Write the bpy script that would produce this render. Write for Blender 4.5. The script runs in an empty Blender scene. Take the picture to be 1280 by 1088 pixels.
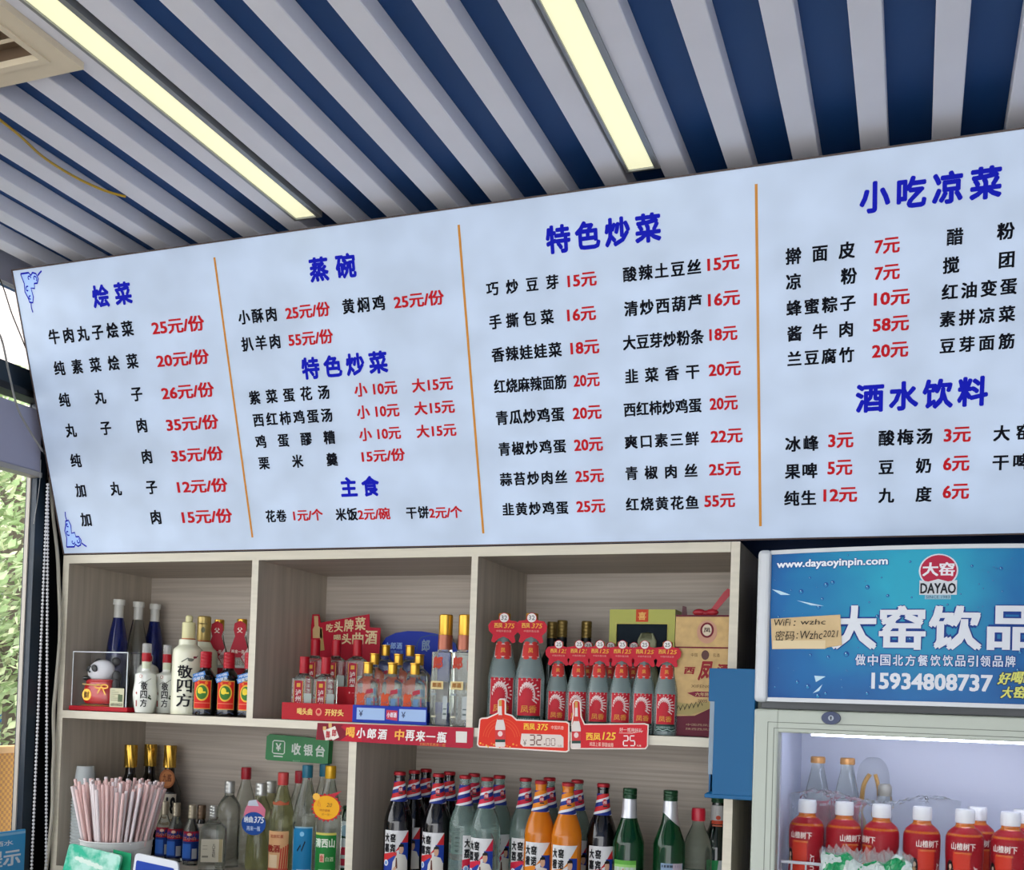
import bpy, bmesh, math, random
from mathutils import Vector, Matrix
from mathutils.geometry import tessellate_polygon
random.seed(7)
PI = math.pi
sc = bpy.context.scene
C = sc.collection
S = 1.15                      # metres per survey unit
Z0 = 1.50                     # height of the upper shelf board above the floor

# ------------------------------------------------------------------ camera
FPX, CX, CY = 1344.43, 641.38, 849.78
YAW, PIT, ROL = -0.3568, 0.0219, 0.0338
CAM = Vector((1.097*S, -1.908*S, Z0+0.05*S))
fw = Vector((math.sin(YAW)*math.cos(PIT), math.cos(YAW)*math.cos(PIT), math.sin(PIT)))
r0 = Vector((math.cos(YAW), -math.sin(YAW), 0)); u0 = r0.cross(fw)
rt = r0*math.cos(ROL)+u0*math.sin(ROL); up = u0*math.cos(ROL)-r0*math.sin(ROL)
cam = bpy.data.cameras.new('camera'); camo = bpy.data.objects.new('camera', cam); C.objects.link(camo)
m = Matrix((rt, up, -fw)).transposed().to_4x4(); m.translation = CAM
camo.matrix_world = m
cam.sensor_width = 36; cam.lens = 36*FPX/1280
cam.shift_x = (640-CX)/1280; cam.shift_y = (CY-544)/1280
cam.clip_start = 0.02
sc.camera = camo
sc.view_settings.view_transform = 'Standard'; sc.view_settings.look = 'None'
sc.view_settings.exposure = 0.0; sc.view_settings.gamma = 1.0
sc.view_settings.use_curve_mapping = False
# ------------------------------------------------------------------ daylight
w = bpy.data.worlds.new('daylight'); sc.world = w; w.use_nodes = True
w.node_tree.nodes['Background'].inputs[0].default_value = (0.95, 0.97, 1.0, 1)
w.node_tree.nodes['Background'].inputs[1].default_value = 4.0
sl = bpy.data.lights.new('sun', 'SUN'); sl.energy = 1.2; sl.angle = 0.02; sl.color = (1, .93, .8)
so = bpy.data.objects.new('sun', sl); C.objects.link(so)
so.rotation_euler = (0.35, -0.15, 0.4); so.location = (-6, 2, 8)

# ------------------------------------------------------------------ survey helpers (pixel of the photo -> point on a real plane)
def ray(x, y): return rt*((x-CX)/FPX) - up*((y-CY)/FPX) + fw
def onX(x, y, v): d = ray(x, y); return CAM+d*((v-CAM.x)/d.x)
def onY(x, y, v): d = ray(x, y); return CAM+d*((v-CAM.y)/d.y)
def onZ(x, y, v): d = ray(x, y); return CAM+d*((v-CAM.z)/d.z)
def ppm(P): return FPX/((Vector(P)-CAM).dot(fw))      # photo pixels per metre at a point

# ------------------------------------------------------------------ materials
def lin(c):
    return tuple((v/12.92 if v <= .04045 else ((v+.055)/1.055)**2.4) for v in c)
def hexc(h): return lin(tuple(int(h[i:i+2], 16)/255 for i in (0, 2, 4)))
MATS = {}
def mat(name, h, rough=.5, metal=0, trans=0, ior=1.45, em=0, noise=0, scale=(8, 8, 8), bump=0, alpha=1, coat=0, emh=None, spec=.5):
    if name in MATS: return MATS[name]
    M = bpy.data.materials.new(name); M.use_nodes = True; nt = M.node_tree; b = nt.nodes['Principled BSDF']
    c = hexc(h); I = b.inputs
    I['Base Color'].default_value = (*c, 1); I['Roughness'].default_value = rough; I['Metallic'].default_value = metal
    I['Transmission Weight'].default_value = trans; I['IOR'].default_value = ior; I['Alpha'].default_value = alpha
    I['Coat Weight'].default_value = coat; I['Specular IOR Level'].default_value = spec
    if em:
        I['Emission Color'].default_value = (*hexc(emh or h), 1); I['Emission Strength'].default_value = em
    if noise or bump:
        tc = nt.nodes.new('ShaderNodeTexCoord'); mp = nt.nodes.new('ShaderNodeMapping'); mp.inputs['Scale'].default_value = scale
        nz = nt.nodes.new('ShaderNodeTexNoise'); nz.inputs['Scale'].default_value = 1; nz.inputs['Detail'].default_value = 5
        nt.links.new(tc.outputs['Object'], mp.inputs['Vector']); nt.links.new(mp.outputs['Vector'], nz.inputs['Vector'])
        if noise:
            rp = nt.nodes.new('ShaderNodeValToRGB')
            rp.color_ramp.elements[0].position = .3; rp.color_ramp.elements[1].position = .7
            rp.color_ramp.elements[0].color = (*[v*(1-noise) for v in c], 1); rp.color_ramp.elements[1].color = (*[min(1, v*(1+noise)) for v in c], 1)
            nt.links.new(nz.outputs['Fac'], rp.inputs['Fac']); nt.links.new(rp.outputs['Color'], I['Base Color'])
        if bump:
            bp = nt.nodes.new('ShaderNodeBump'); bp.inputs['Strength'].default_value = bump; bp.inputs['Distance'].default_value = .01
            nt.links.new(nz.outputs['Fac'], bp.inputs['Height']); nt.links.new(bp.outputs['Normal'], I['Normal'])
    MATS[name] = M; return M
def ink(h): return mat('print_'+h, h, .5, spec=.25)
def glow(h, s): return mat('backlit_'+h, h, .5, em=s)
LAMH = mat('laminate_horizontal_grain', 'aea396', .5, noise=.16, scale=(3, 60, 170))  # both board laminates darkened to carry interior shade; edge banding stays paler
LAMV = mat('laminate_vertical_grain', 'b3a999', .5, noise=.14, scale=(90, 60, 3))
EDGE = mat('laminate_edge', 'd2cbb8', .45, noise=.06, scale=(8, 40, 90))
NAVY = mat('navy_ceiling_paint', '18457c', .55, noise=.06, scale=(3, 3, 3))
WHITEP = mat('baffle_white_paint', 'e8e8ee', .5, noise=.03, scale=(6, 6, 6))
ALU = mat('light_frame_aluminium', '9da0a0', .4, metal=.6)
TUBE = mat('warm_light_diffuser', 'b4b39c', .5, em=.85, emh='fbf8cc')
ACW = mat('aged_cream_plastic', 'e0d2b6', .5, noise=.04)
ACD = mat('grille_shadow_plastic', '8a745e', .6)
DARK = mat('dark_slate_frame', '1c2b38', .4)
BLACK = mat('near_black', '0a0c10', .5)
WALLD = mat('navy_tile_wall', '14305e', .35, noise=.1, scale=(4, 4, 4))
WALLL = mat('grey_lilac_wall', 'a9abba', .6, noise=.04)
FLOORM = mat('floor_tile', 'b9b4aa', .4, noise=.06)
GLASS = mat('clear_glass', 'f4faf8', .02, trans=1, ior=1.45)
LIQ = mat('clear_spirit_glass', 'f0f5ee', .03, trans=.95, ior=1.36)
FROST = mat('hazy_grey_glass', 'b4c6c4', .07, trans=.66, ior=1.4)
PALEG = mat('pale_yellow_green_glass', 'dfe0b4', .04, trans=.92, ior=1.36)
DAYW = mat('cloudy_clear_soda_glass', 'a9c2ba', .04, trans=.78, ior=1.4)
ORNG = mat('orange_soda_glass', 'e8871e', .1, trans=.35, ior=1.4)
COLA = mat('dark_soda_glass', '0b0a0c', .06, coat=.5)
GREENG = mat('green_beer_glass', '0f4a26', .05, trans=.55, ior=1.45)
BLUEG = mat('cobalt_blue_glass', '0d1c66', .06, trans=.35, ior=1.45, coat=.3)
BROWNG = mat('dark_brown_glass', '17120f', .06, coat=.5)
PORC = mat('white_porcelain', 'e6e9e0', .18, coat=.4)
CREAM = mat('cream_porcelain', 'dcdcc2', .2, coat=.4)
GOLD = mat('gold_foil', 'c89a3a', .3, metal=.75)
OLDG = mat('antique_gold_cap', '8a7440', .4, metal=.7)
SILV = mat('silver_cap', 'b9bab5', .35, metal=.7)
FOIL = mat('silver_foil', 'b8b9bd', .3, metal=.5)
REDC = mat('red_cap', 'ab1424', .35, spec=.35)
REDP = mat('red_plastic', 'ac0c1e', .45, spec=.25)
ACR = mat('clear_acrylic', 'ffffff', .02, trans=1, ior=1.1)

# ------------------------------------------------------------------ objects
def tag(o, label=None, cat=None, group=None, kind=None):
    if label: o['label'] = label
    if cat: o['category'] = cat
    if group: o['group'] = group
    if kind: o['kind'] = kind
    return o
def thing(name, label, cat, loc=(0, 0, 0), rz=0, group=None):
    o = bpy.data.objects.new(name, None); C.objects.link(o); o.empty_display_size = .05
    o.location = loc; o.rotation_euler = (0, 0, rz)
    return tag(o, label, cat, group)
def dup(root, loc, rz=0, label=None, group=None):
    r = root.copy(); C.objects.link(r); r.location = loc; r.rotation_euler = (0, 0, rz)
    if label: r['label'] = label
    if group: r['group'] = group
    for ch in list(root.children):
        c = ch.copy(); C.objects.link(c); c.parent = r
        for g in list(ch.children):
            d = g.copy(); C.objects.link(d); d.parent = c
    return r

GL = {}
def glyphs(s, bold=0.0):
    k = (s, bold)
    if k not in GL:
        cu = bpy.data.curves.new('t', 'FONT'); cu.body = s; cu.size = 1; cu.resolution_u = 2; cu.fill_mode = 'FRONT'
        o = bpy.data.objects.new('t', cu); C.objects.link(o)
        dg = bpy.context.evaluated_depsgraph_get()
        me = bpy.data.meshes.new_from_object(o.evaluated_get(dg))
        vs = [(v.co.x, v.co.y, 0) for v in me.vertices]; fs = [tuple(p.vertices) for p in me.polygons]
        bpy.data.objects.remove(o); bpy.data.curves.remove(cu); bpy.data.meshes.remove(me)
        if bold > .004:          # heavier strokes: the letter printed four times a hair apart
            v0, f0, n0 = [v[:2] for v in vs], fs, len(vs); d = bold*.95; vs = []; fs = []
            ring = [(d, d*.7), (-d, d*.7), (d, -d*.7), (-d, -d*.7)]
            if bold > .037:
                ring = [(d*math.cos(a*PI/4+.39), d*math.sin(a*PI/4+.39)) for a in range(8)]+[(d*.45, d*.45), (-d*.45, d*.45), (d*.45, -d*.45), (-d*.45, -d*.45)]
            for i, (dx, dy) in enumerate(ring):
                vs += [(x+dx, y+dy, i) for x, y in v0]; fs += [tuple(k+i*n0 for k in f) for f in f0]
        if vs:
            b = (min(v[0] for v in vs), min(v[1] for v in vs), max(v[0] for v in vs), max(v[1] for v in vs))
        else: b = (0, 0, 1, 1)
        GL[k] = (vs, fs, b)
    return GL[k]

class MB:
    def __init__(s): s.v = []; s.f = []; s.m = []; s.mats = []
    def slot(s, mt):
        if mt not in s.mats: s.mats.append(mt)
        return s.mats.index(mt)
    def add(s, vs, fs, mt):
        o = len(s.v); k = s.slot(mt); s.v.extend(Vector(v) for v in vs)
        for f in fs: s.f.append(tuple(i+o for i in f)); s.m.append(k)
        return s
    def box(s, x0, x1, y0, y1, z0, z1, mt):
        vs = [(x, y, z) for x in (x0, x1) for y in (y0, y1) for z in (z0, z1)]
        return s.add(vs, [(0, 1, 3, 2), (4, 6, 7, 5), (0, 4, 5, 1), (2, 3, 7, 6), (0, 2, 6, 4), (1, 5, 7, 3)], mt)
    def rbox(s, x0, x1, y0, y1, z0, z1, mt, r=.003, seg=2):
        b = bmesh.new(); bmesh.ops.create_cube(b, size=1)
        for v in b.verts: v.co = Vector(((x0+x1)/2+v.co.x*(x1-x0), (y0+y1)/2+v.co.y*(y1-y0), (z0+z1)/2+v.co.z*(z1-z0)))
        bmesh.ops.bevel(b, geom=b.edges[:], offset=r, segments=seg, affect='EDGES', profile=.5)
        b.verts.index_update(); s.add([v.co.copy() for v in b.verts], [tuple(v.index for v in f.verts) for f in b.faces], mt); b.free(); return s
    def lathe(s, prof, mt, seg=28, c=(0, 0, 0), sq=None):
        # sq=(hx,hy,rc,...)? squared section: superellipse exponent
        vs = []; fs = []; rings = []
        for r, z in prof:
            if r < 1e-6: rings.append([len(vs)]); vs.append((c[0], c[1], c[2]+z))
            else:
                ring = []
                for i in range(seg):
                    a = 2*PI*i/seg; ca, sa = math.cos(a), math.sin(a)
                    if sq:
                        n, ry = sq; k = (abs(ca)**n+abs(sa)**n)**(-1/n)
                        ring.append(len(vs)); vs.append((c[0]+r*k*ca, c[1]+r*ry*k*sa, c[2]+z))
                    else: ring.append(len(vs)); vs.append((c[0]+r*ca, c[1]+r*sa, c[2]+z))
                rings.append(ring)
        for A, B in zip(rings, rings[1:]):
            if len(A) == 1 and len(B) == 1: continue
            for i in range(seg):
                j = (i+1) % seg
                if len(A) == 1: fs.append((A[0], B[j], B[i]))
                elif len(B) == 1: fs.append((A[i], A[j], B[0]))
                else: fs.append((A[i], A[j], B[j], B[i]))
        return s.add(vs, fs, mt)
    def tube(s, pts, r, mt, seg=8, cap=True):
        pts = [Vector(p) for p in pts]; vs = []; fs = []; n = len(pts)
        t0 = (pts[1]-pts[0]).normalized(); ref = Vector((0, 0, 1)) if abs(t0.z) < .9 else Vector((1, 0, 0))
        nx = t0.cross(ref).normalized()
        for i, p in enumerate(pts):
            t = (pts[min(i+1, n-1)]-pts[max(i-1, 0)]).normalized()
            nx = (nx-t*nx.dot(t)).normalized(); ny = t.cross(nx)
            rr = r[i] if isinstance(r, (list, tuple)) else r
            for k in range(seg):
                a = 2*PI*k/seg; vs.append(p+(nx*math.cos(a)+ny*math.sin(a))*rr)
        for i in range(n-1):
            for k in range(seg):
                l = (k+1) % seg; fs.append((i*seg+k, i*seg+l, (i+1)*seg+l, (i+1)*seg+k))
        if cap: fs += [tuple(range(seg))[::-1], tuple((n-1)*seg+k for k in range(seg))]
        return s.add(vs, fs, mt)
    def ball(s, c, r, mt, seg=12, rings=8, sc3=(1, 1, 1), rot=None):
        vs = []; fs = []
        for i in range(rings+1):
            t = PI*i/rings
            for k in range(seg):
                a = 2*PI*k/seg
                p = Vector((math.sin(t)*math.cos(a)*sc3[0], math.sin(t)*math.sin(a)*sc3[1], math.cos(t)*sc3[2]))*r
                if rot: p = rot @ p
                vs.append(Vector(c)+p)
        for i in range(rings):
            for k in range(seg):
                l = (k+1) % seg; fs.append((i*seg+k, (i+1)*seg+k, (i+1)*seg+l, i*seg+l))
        return s.add(vs, fs, mt)
    # flat / wrapped artwork: mp(u, v, layer) -> point
    def poly(s, pts, mp, mt, L=1):
        tr = tessellate_polygon([[Vector((p[0], p[1], 0)) for p in pts]])
        ar = sum(pts[i][0]*pts[(i+1) % len(pts)][1]-pts[(i+1) % len(pts)][0]*pts[i][1] for i in range(len(pts)))
        fs = []
        for t in tr:
            a, b, c = (pts[i] for i in t)
            k = (b[0]-a[0])*(c[1]-a[1])-(c[0]-a[0])*(b[1]-a[1])
            fs.append(tuple(t) if k > 0 else tuple(t)[::-1])
        me_ = getattr(mp, 'maxe', None)
        if me_:                                   # wrapped surface: cut long triangles so they follow the curve
            P = [(p[0], p[1]) for p in pts]; todo = fs; fs = []
            while todo:
                t = todo.pop(); e = [abs(P[t[i]][0]-P[t[(i+1) % 3]][0]) for i in range(3)]; i = e.index(max(e))
                if e[i] <= me_ or len(P) > 4000: fs.append(t); continue
                a, b, c = t[i], t[(i+1) % 3], t[(i+2) % 3]
                P.append(((P[a][0]+P[b][0])/2, (P[a][1]+P[b][1])/2)); k = len(P)-1; todo += [(a, k, c), (k, b, c)]
            pts = P
        return s.add([mp(p[0], p[1], L) for p in pts], fs, mt)
    def rect(s, u0, v0, u1, v1, mp, mt, L=1, n=1, nv=1):
        vs = [mp(u0+(u1-u0)*i/n, v0+(v1-v0)*j/nv, L) for j in range(nv+1) for i in range(n+1)]
        fs = [(j*(n+1)+i, j*(n+1)+i+1, (j+1)*(n+1)+i+1, (j+1)*(n+1)+i) for j in range(nv) for i in range(n)]
        return s.add(vs, fs, mt)
    def disc(s, cu, cv, ru, rv, mp, mt, L=1, n=24, spikes=0):
        pts = []
        for i in range(n):
            k = 1 if not spikes or i % 2 == 0 else 1-spikes
            pts.append((cu+ru*k*math.cos(2*PI*i/n), cv+rv*k*math.sin(2*PI*i/n)))
        vs = [mp(cu, cv, L)]+[mp(cu+(p[0]-cu)*q, cv+(p[1]-cv)*q, L) for q in (.5, 1) for p in pts]
        fs = [(0, 1+i, 1+(i+1) % n) for i in range(n)]+[(1+i, 1+n+i, 1+n+(i+1) % n, 1+(i+1) % n) for i in range(n)]
        return s.add(vs, fs, mt)
    def stroke(s, pts, wd, mp, mt, L=1):
        vs = []; n = len(pts)
        for i, p in enumerate(pts):
            a = pts[max(i-1, 0)]; b = pts[min(i+1, n-1)]; dx, dy = b[0]-a[0], b[1]-a[1]; l = math.hypot(dx, dy) or 1
            nx, ny = -dy/l*wd/2, dx/l*wd/2
            vs += [mp(p[0]-nx, p[1]-ny, L), mp(p[0]+nx, p[1]+ny, L)]
        return s.add(vs, [(2*i, 2*i+2, 2*i+3, 2*i+1) for i in range(n-1)], mt)
    def text(s, t, u0, v0, u1, v1, mp, mt, L=2, bold=0.0, skew=0):
        vs, fs, b = glyphs(t, bold); sx = (u1-u0)/(b[2]-b[0]); sy = (v1-v0)/(b[3]-b[1])
        return s.add([mp(u0+(x-b[0])*sx+skew*(y-b[1])*sy, v0+(y-b[1])*sy, L+.11*q) for x, y, q in vs], fs, mt)
    def build(s, name, parent=None, smooth=False, loc=None, rz=0):
        me = bpy.data.meshes.new(name); me.from_pydata([tuple(v) for v in s.v], [], s.f)
        for mt in s.mats: me.materials.append(mt)
        me.polygons.foreach_set('material_index', s.m)
        if smooth:
            me.polygons.foreach_set('use_smooth', [True]*len(s.f))
        me.update()
        if smooth:
            try: me.set_sharp_from_angle(angle=math.radians(40))
            except Exception: pass
        o = bpy.data.objects.new(name, me); C.objects.link(o)
        if parent: o.parent = parent
        if loc: o.location = loc; o.rotation_euler = (0, 0, rz)
        return o
def plane(o, ux, uy, eps=.0004):
    o, ux, uy = Vector(o), Vector(ux), Vector(uy); n = ux.cross(uy).normalized()
    return lambda u, v, L=1: o+ux*u+uy*v+n*(eps*L)
def front(x, y, z, eps=.0004):          # upright plane facing the room
    return plane((x, y, z), (1, 0, 0), (0, 0, 1), eps)
def cyl(rf, eps=.0003):                 # wrapped round a bottle; rf(z) gives the radius
    def mp(u, v, L=1):
        r = rf(v)+eps*L; a = u/max(rf(v), 1e-4); return Vector((r*math.sin(a), -r*math.cos(a), v))
    mp.maxe = .006
    return mp
def sub(mp, x0, y0, w, h):
    g = lambda u, v, L=1: mp(x0+u*w, y0+v*h, L)
    if getattr(mp, 'maxe', None): g.maxe = mp.maxe/w
    return g
def art(mb, ops, mp, n=8):
    """ops in label fractions 0..1: r rectangle, e ellipse, p polygon, t text, v vertical text, s stroke"""
    for j, o in enumerate(ops):
        e = .03*j; k = o[0]; h = o[6] if k == 't' else o[-1]; mt = ink(h) if isinstance(h, str) else h
        if k == 'r': mb.rect(*o[1:5], mp, mt, (o[5] if len(o) > 6 else 2)+e, n, 1)
        elif k == 'e': mb.disc(*o[1:5], mp, mt, (o[5] if len(o) > 6 else 3)+e)
        elif k == 'p': mb.poly(o[1], mp, mt, 3+e)
        elif k == 't': mb.text(o[1], *o[2:6], mp, mt, 5, o[7] if len(o) > 7 else .02)
        elif k == 'v':
            q = len(o[1]); h0 = (o[5]-o[3])/q
            for i, ch in enumerate(o[1]): mb.text(ch, o[2], o[5]-(i+.92)*h0, o[4], o[5]-i*h0, mp, mt, 5, .02)
        elif k == 's': mb.stroke(o[1], o[2], mp, mt, 4+e)
def prism(mb, pts, mp0, th, mt):        # solid card: outline pts on map mp0 (layer used as metres of thickness)
    n = len(pts); A = [mp0(u, v, 0) for u, v in pts]; B = [mp0(u, v, -th) for u, v in pts]
    mb.poly(pts, lambda u, v, L: mp0(u, v, 0), mt)
    o = A+B; mb.add(o, [(i, n+i, n+(i+1) % n, (i+1) % n) for i in range(n)], mt)
    k = len(mb.f); mb.poly(pts, lambda u, v, L: mp0(u, v, -th), mt)
    for i in range(k, len(mb.f)): mb.f[i] = mb.f[i][::-1]
def card(x, y, z): return plane((x, y, z), (1, 0, 0), (0, 0, 1), 1.0)   # layer in metres
def spline(pts, n=8):
    P = [Vector(p) for p in pts]; P = [P[0]]+P+[P[-1]]; out = []
    for i in range(1, len(P)-2):
        for k in range(n):
            t = k/n; a, b, c, d = P[i-1:i+3]
            out.append(.5*((2*b)+(c-a)*t+(2*a-5*b+4*c-d)*t*t+(3*b-a-3*c+d)*t**3))
    out.append(P[-2]); return out
ORD = ['first', 'second', 'third', 'fourth', 'fifth', 'sixth', 'seventh', 'eighth', 'ninth', 'tenth', 'eleventh', 'twelfth', 'thirteenth']
# ================================================================== the room
XL, XR = -0.791, 0.925        # cabinet inner left face, outer right face
XO = -0.810
WX = -0.855                   # left wall, room side
BY = 0.335                    # back wall
CZ = Z0+0.981*S               # painted slab
BZ = Z0+0.95*S                # underside of the baffles
def struct(mb, name, **k): return tag(mb.build(name, **k), kind='structure')
struct(MB().box(WX-.2, 4.2, -5, BY, CZ, CZ+.12, NAVY), 'ceiling')
struct(MB().box(WX-.2, 4.2, -5, BY+.1, -.1, 0, FLOORM), 'floor')
struct(MB().box(WX-.2, 4.2, BY, BY+.12, 0, CZ, WALLD), 'wall_back')
struct(MB().box(3.2, 3.35, -5, BY, 0, CZ, WALLL), 'wall_right_light_blocker')  # unseen wall added so daylight falls mostly from the left
# left wall: dark corner post, sill wall, head wall; the window fills the rest
wl = MB(); YP = -.042
wl.box(WX-.022, WX, -5, BY, 0, 1.02, WALLL)
wl.box(WX-.022, WX, -5, BY, Z0+.915*S, CZ, WALLL)
wl.box(WX-.022, WX, YP, BY, 1.02, Z0+.915*S, BLACK)
struct(wl, 'wall_left')
# window: dark frame, transom bar, panes
wf = MB(); zt0, zt1 = Z0+.662*S, Z0+.742*S
WXF = WX-.005
wf.box(WX-.018, WXF+.022, YP-.030, YP-.001, 1.02, Z0+.915*S, DARK)
wf.box(WX-.018, WXF+.02, -4.9, YP-.030, zt0+.035, zt1, DARK)
wf.box(WX-.018, WXF+.040, -4.9, YP-.030, zt0+.018, zt0+.035, BLACK)
wf.box(WX-.012, WXF+.004, YP-.0335, YP-.030, 1.02, zt0, mat('pale_window_gasket', 'b9b2a6', .5))
for yy in (-1.7, -3.3): wf.box(WX-.018, WXF+.01, yy-.03, yy+.03, 1.02, Z0+.915*S, DARK)
wo = struct(wf, 'window_1')
tag(MB().box(WX-.014, WX-.010, -4.9, YP-.030, 1.02, Z0+.915*S, mat('window_pane_glass', 'ffffff', 0, trans=1, ior=1.02)).build('pane', wo), kind='structure')
# blind headbox under the transom
hb = MB().rbox(WX-.002, WX+.030, -4.5, YP-.032, Z0+.522*S, zt0-.004, mat('lilac_blind_box', '9c9cb0', .5), .004)
hb.box(WX-.002, WX+.034, -4.5, YP-.031, Z0+.522*S-.012, Z0+.522*S, mat('blind_bottom_bar', '9d9a96', .4))
tag(hb.build('blind_headbox'), 'long lilac grey roller blind box under the window transom', 'blind')

# ceiling baffles, one hollow box each
for k in range(-8, 15):
    x0 = (0.0475+.1055*k)*S; x1 = x0+.0415*S
    if x0 < WX: continue
    b = MB().rbox(x0, x1, -.703*S+.004 if x1 < -.042*S else -4.2, -.05, BZ, CZ, WHITEP, .0015, 1)   # those in line with the air conditioner start at its edge
    if k <= -1: q = f'{ORD[-k-1]} white ceiling baffle to the left of the left light strip'
    elif k <= 5:
        q = f'{ORD[k]} white ceiling baffle to the right of the left light strip'
    else: q = f'{ORD[k-6]} white ceiling baffle to the right of the right light strip'
    tag(b.build('ceiling_baffle'), q, 'baffle', 'white ceiling baffles')
# recessed light strips in two of the gaps
for px, lb in (((-.016, .030), 'long warm white light strip near the air conditioner'), ((.628, .673), 'long warm white light strip over the middle of the menu board')):
    x0, x1 = px[0]*S, px[1]*S; y1 = -.18*S
    t = thing('light_strip', lb, 'light', ((x0+x1)/2, -1.5, BZ), 0, 'linear ceiling lights')
    f = MB(); ox, oy = (x0+x1)/2, -1.5; hw = (x1-x0)/2
    f.box(-hw-.005, -hw+.001, -2.7, y1-oy, -.004, .028, ALU); f.box(hw-.001, hw+.010, -2.7, y1-oy, -.004, .028, ALU)
    f.box(-hw-.005, hw+.010, y1-oy, y1-oy+.005, -.004, .028, ALU); f.box(-hw, hw, -2.7, y1-oy, .012, .028, ALU)
    f.build('frame', t)
    MB().box(-hw+.001, hw-.001, -2.7, y1-oy, .0, .011, TUBE).build('diffuser', t)
# air conditioner cassette
zc = BZ-.012; xr, yf = -.042*S, -.703*S; fwd = .036
t = thing('ceiling_air_conditioner', 'cream ceiling cassette air conditioner with a slatted grille', 'air conditioner', (xr-.45, yf-.45, zc))
f = MB()
for (a, b, c, d) in ((-.45, .45, .45-fwd, .45), (-.45, .45, -.45, -.45+fwd), (.45-fwd, .45, -.45+fwd, .45-fwd), (-.45, -.45+fwd, -.45+fwd, .45-fwd)):
    f.box(a, b, c, d, 0, .0115, ACW)
q = .45-fwd
for (a, b, c, d) in ((-q, q, q-.012, q), (-q, q, -q, -q+.012), (q-.012, q, -q+.012, q-.012), (-q, -q+.012, -q+.012, q-.012)): f.box(a, b, c, d, -.003, .008, ACW)
f.build('panel_frame', t)
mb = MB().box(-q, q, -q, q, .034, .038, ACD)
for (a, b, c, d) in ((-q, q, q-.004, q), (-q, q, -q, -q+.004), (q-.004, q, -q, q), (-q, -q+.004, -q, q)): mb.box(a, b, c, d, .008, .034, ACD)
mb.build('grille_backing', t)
for i in range(21):
    y = q-.042-i*.037
    s = MB(); n = s.add([(-q, y-.014, .010), (q, y-.014, .010), (q, y+.004, .026), (-q, y+.004, .026), (-q, y-.010, .006), (q, y-.010, .006), (q, y+.008, .022), (-q, y+.008, .022)],
          [(0, 1, 2, 3), (4, 7, 6, 5), (0, 4, 5, 1), (3, 2, 6, 7), (0, 3, 7, 4), (1, 5, 6, 2)], mat('grille_slat', 'bdae94', .5))
    s.build('slat', t)
for x in (-.2, -.05, .1, .25): MB().box(x-.004, x+.004, -q, q, .018, .024, ACW).build('grille_rib', t)
# yellow cable lying over the slats at the far left
pts = [onZ(x, y, BZ-.004) for x, y in ((-12, 143), (0, 150), (25, 170), (55, 197), (95, 222), (130, 238), (157, 246))]
tag(MB().tube(spline(pts), .0025, mat('yellow_cable_sheath', 'b99522', .45), 6).build('ceiling_cable', smooth=True), 'thin yellow cable sagging under the ceiling baffles beside the left wall', 'cable')

# ================================================================== menu light box
SYT, SZT, SZB = -.1817*S, Z0+.9266*S, Z0+.3501*S
SO = Vector((XO, 0, SZB)); SV = Vector((0, SYT, SZT-SZB)); SH = SV.length; SV.normalize(); SU = Vector((1, 0, 0)); SN = SU.cross(SV)
SW = 2.95
sgn = thing('menu_light_box', 'long tilted white backlit menu board with blue headings and red prices', 'menu board', SO)
face = mat('backlit_menu_acrylic', 'a8b6c6', .45, em=.36, emh='c2d4f2')
nt = face.node_tree; b = nt.nodes['Principled BSDF']
tc = nt.nodes.new('ShaderNodeTexCoord'); mpn = nt.nodes.new('ShaderNodeMapping'); mpn.inputs['Scale'].default_value = (1.9, 2, 2.2)
nz = nt.nodes.new('ShaderNodeTexNoise'); nz.inputs['Detail'].default_value = 1.5
rp = nt.nodes.new('ShaderNodeMapRange'); rp.inputs['From Min'].default_value = .3; rp.inputs['From Max'].default_value = .7; rp.inputs['To Min'].default_value = .24; rp.inputs['To Max'].default_value = .38
nt.links.new(tc.outputs['Object'], mpn.inputs['Vector']); nt.links.new(mpn.outputs['Vector'], nz.inputs['Vector']); nt.links.new(nz.outputs['Fac'], rp.inputs['Value']); nt.links.new(rp.outputs[0], b.inputs['Emission Strength'])
def sp(u, v, L=0): return SU*u+SV*v+SN*(.0005*L)
body = MB(); DPT = .075; BR = mat('dark_brown_sign_edge', '4a3a36', .5)
def slab(mb, u0, u1, v0, v1, n0, n1, mt):
    vs = [SU*u+SV*v+SN*n for u in (u0, u1) for v in (v0, v1) for n in (n0, n1)]
    mb.add(vs, [(0, 1, 3, 2), (4, 6, 7, 5), (0, 4, 5, 1), (2, 3, 7, 6), (0, 2, 6, 4), (1, 5, 7, 3)], mt)
slab(body, 0, SW, 0.004, SH, -DPT, -.004, BR); body.build('casing', sgn)
fc = MB(); slab(fc, .003, SW-.003, .003, SH-.003, -.006, 0, face); fc.build('lit_face', sgn)
fr = MB()
for a in ((0, SW, SH-.003, SH), (0, SW, 0, .003), (0, .003, 0, SH), (SW-.003, SW, 0, SH)): slab(fr, *a, -.006, .002, BR)
fr.build('edge_trim', sgn)
def onS(x, y):
    d = ray(x, y); P = CAM+d*((SO-CAM).dot(SN)/d.dot(SN)); q = P-SO; return q.dot(SU), q.dot(SV)
TB = mat('black_vinyl', '0b0e18', .8, spec=.15); TBL = mat('blue_vinyl', '06109a', .7, em=.22, emh='0418d0', spec=.2); TRD = mat('red_vinyl', 'a8121c', .7, em=.22, emh='d01522', spec=.2)
TOR = mat('orange_line_vinyl', 'b8791c', .5, em=.25)
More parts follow.
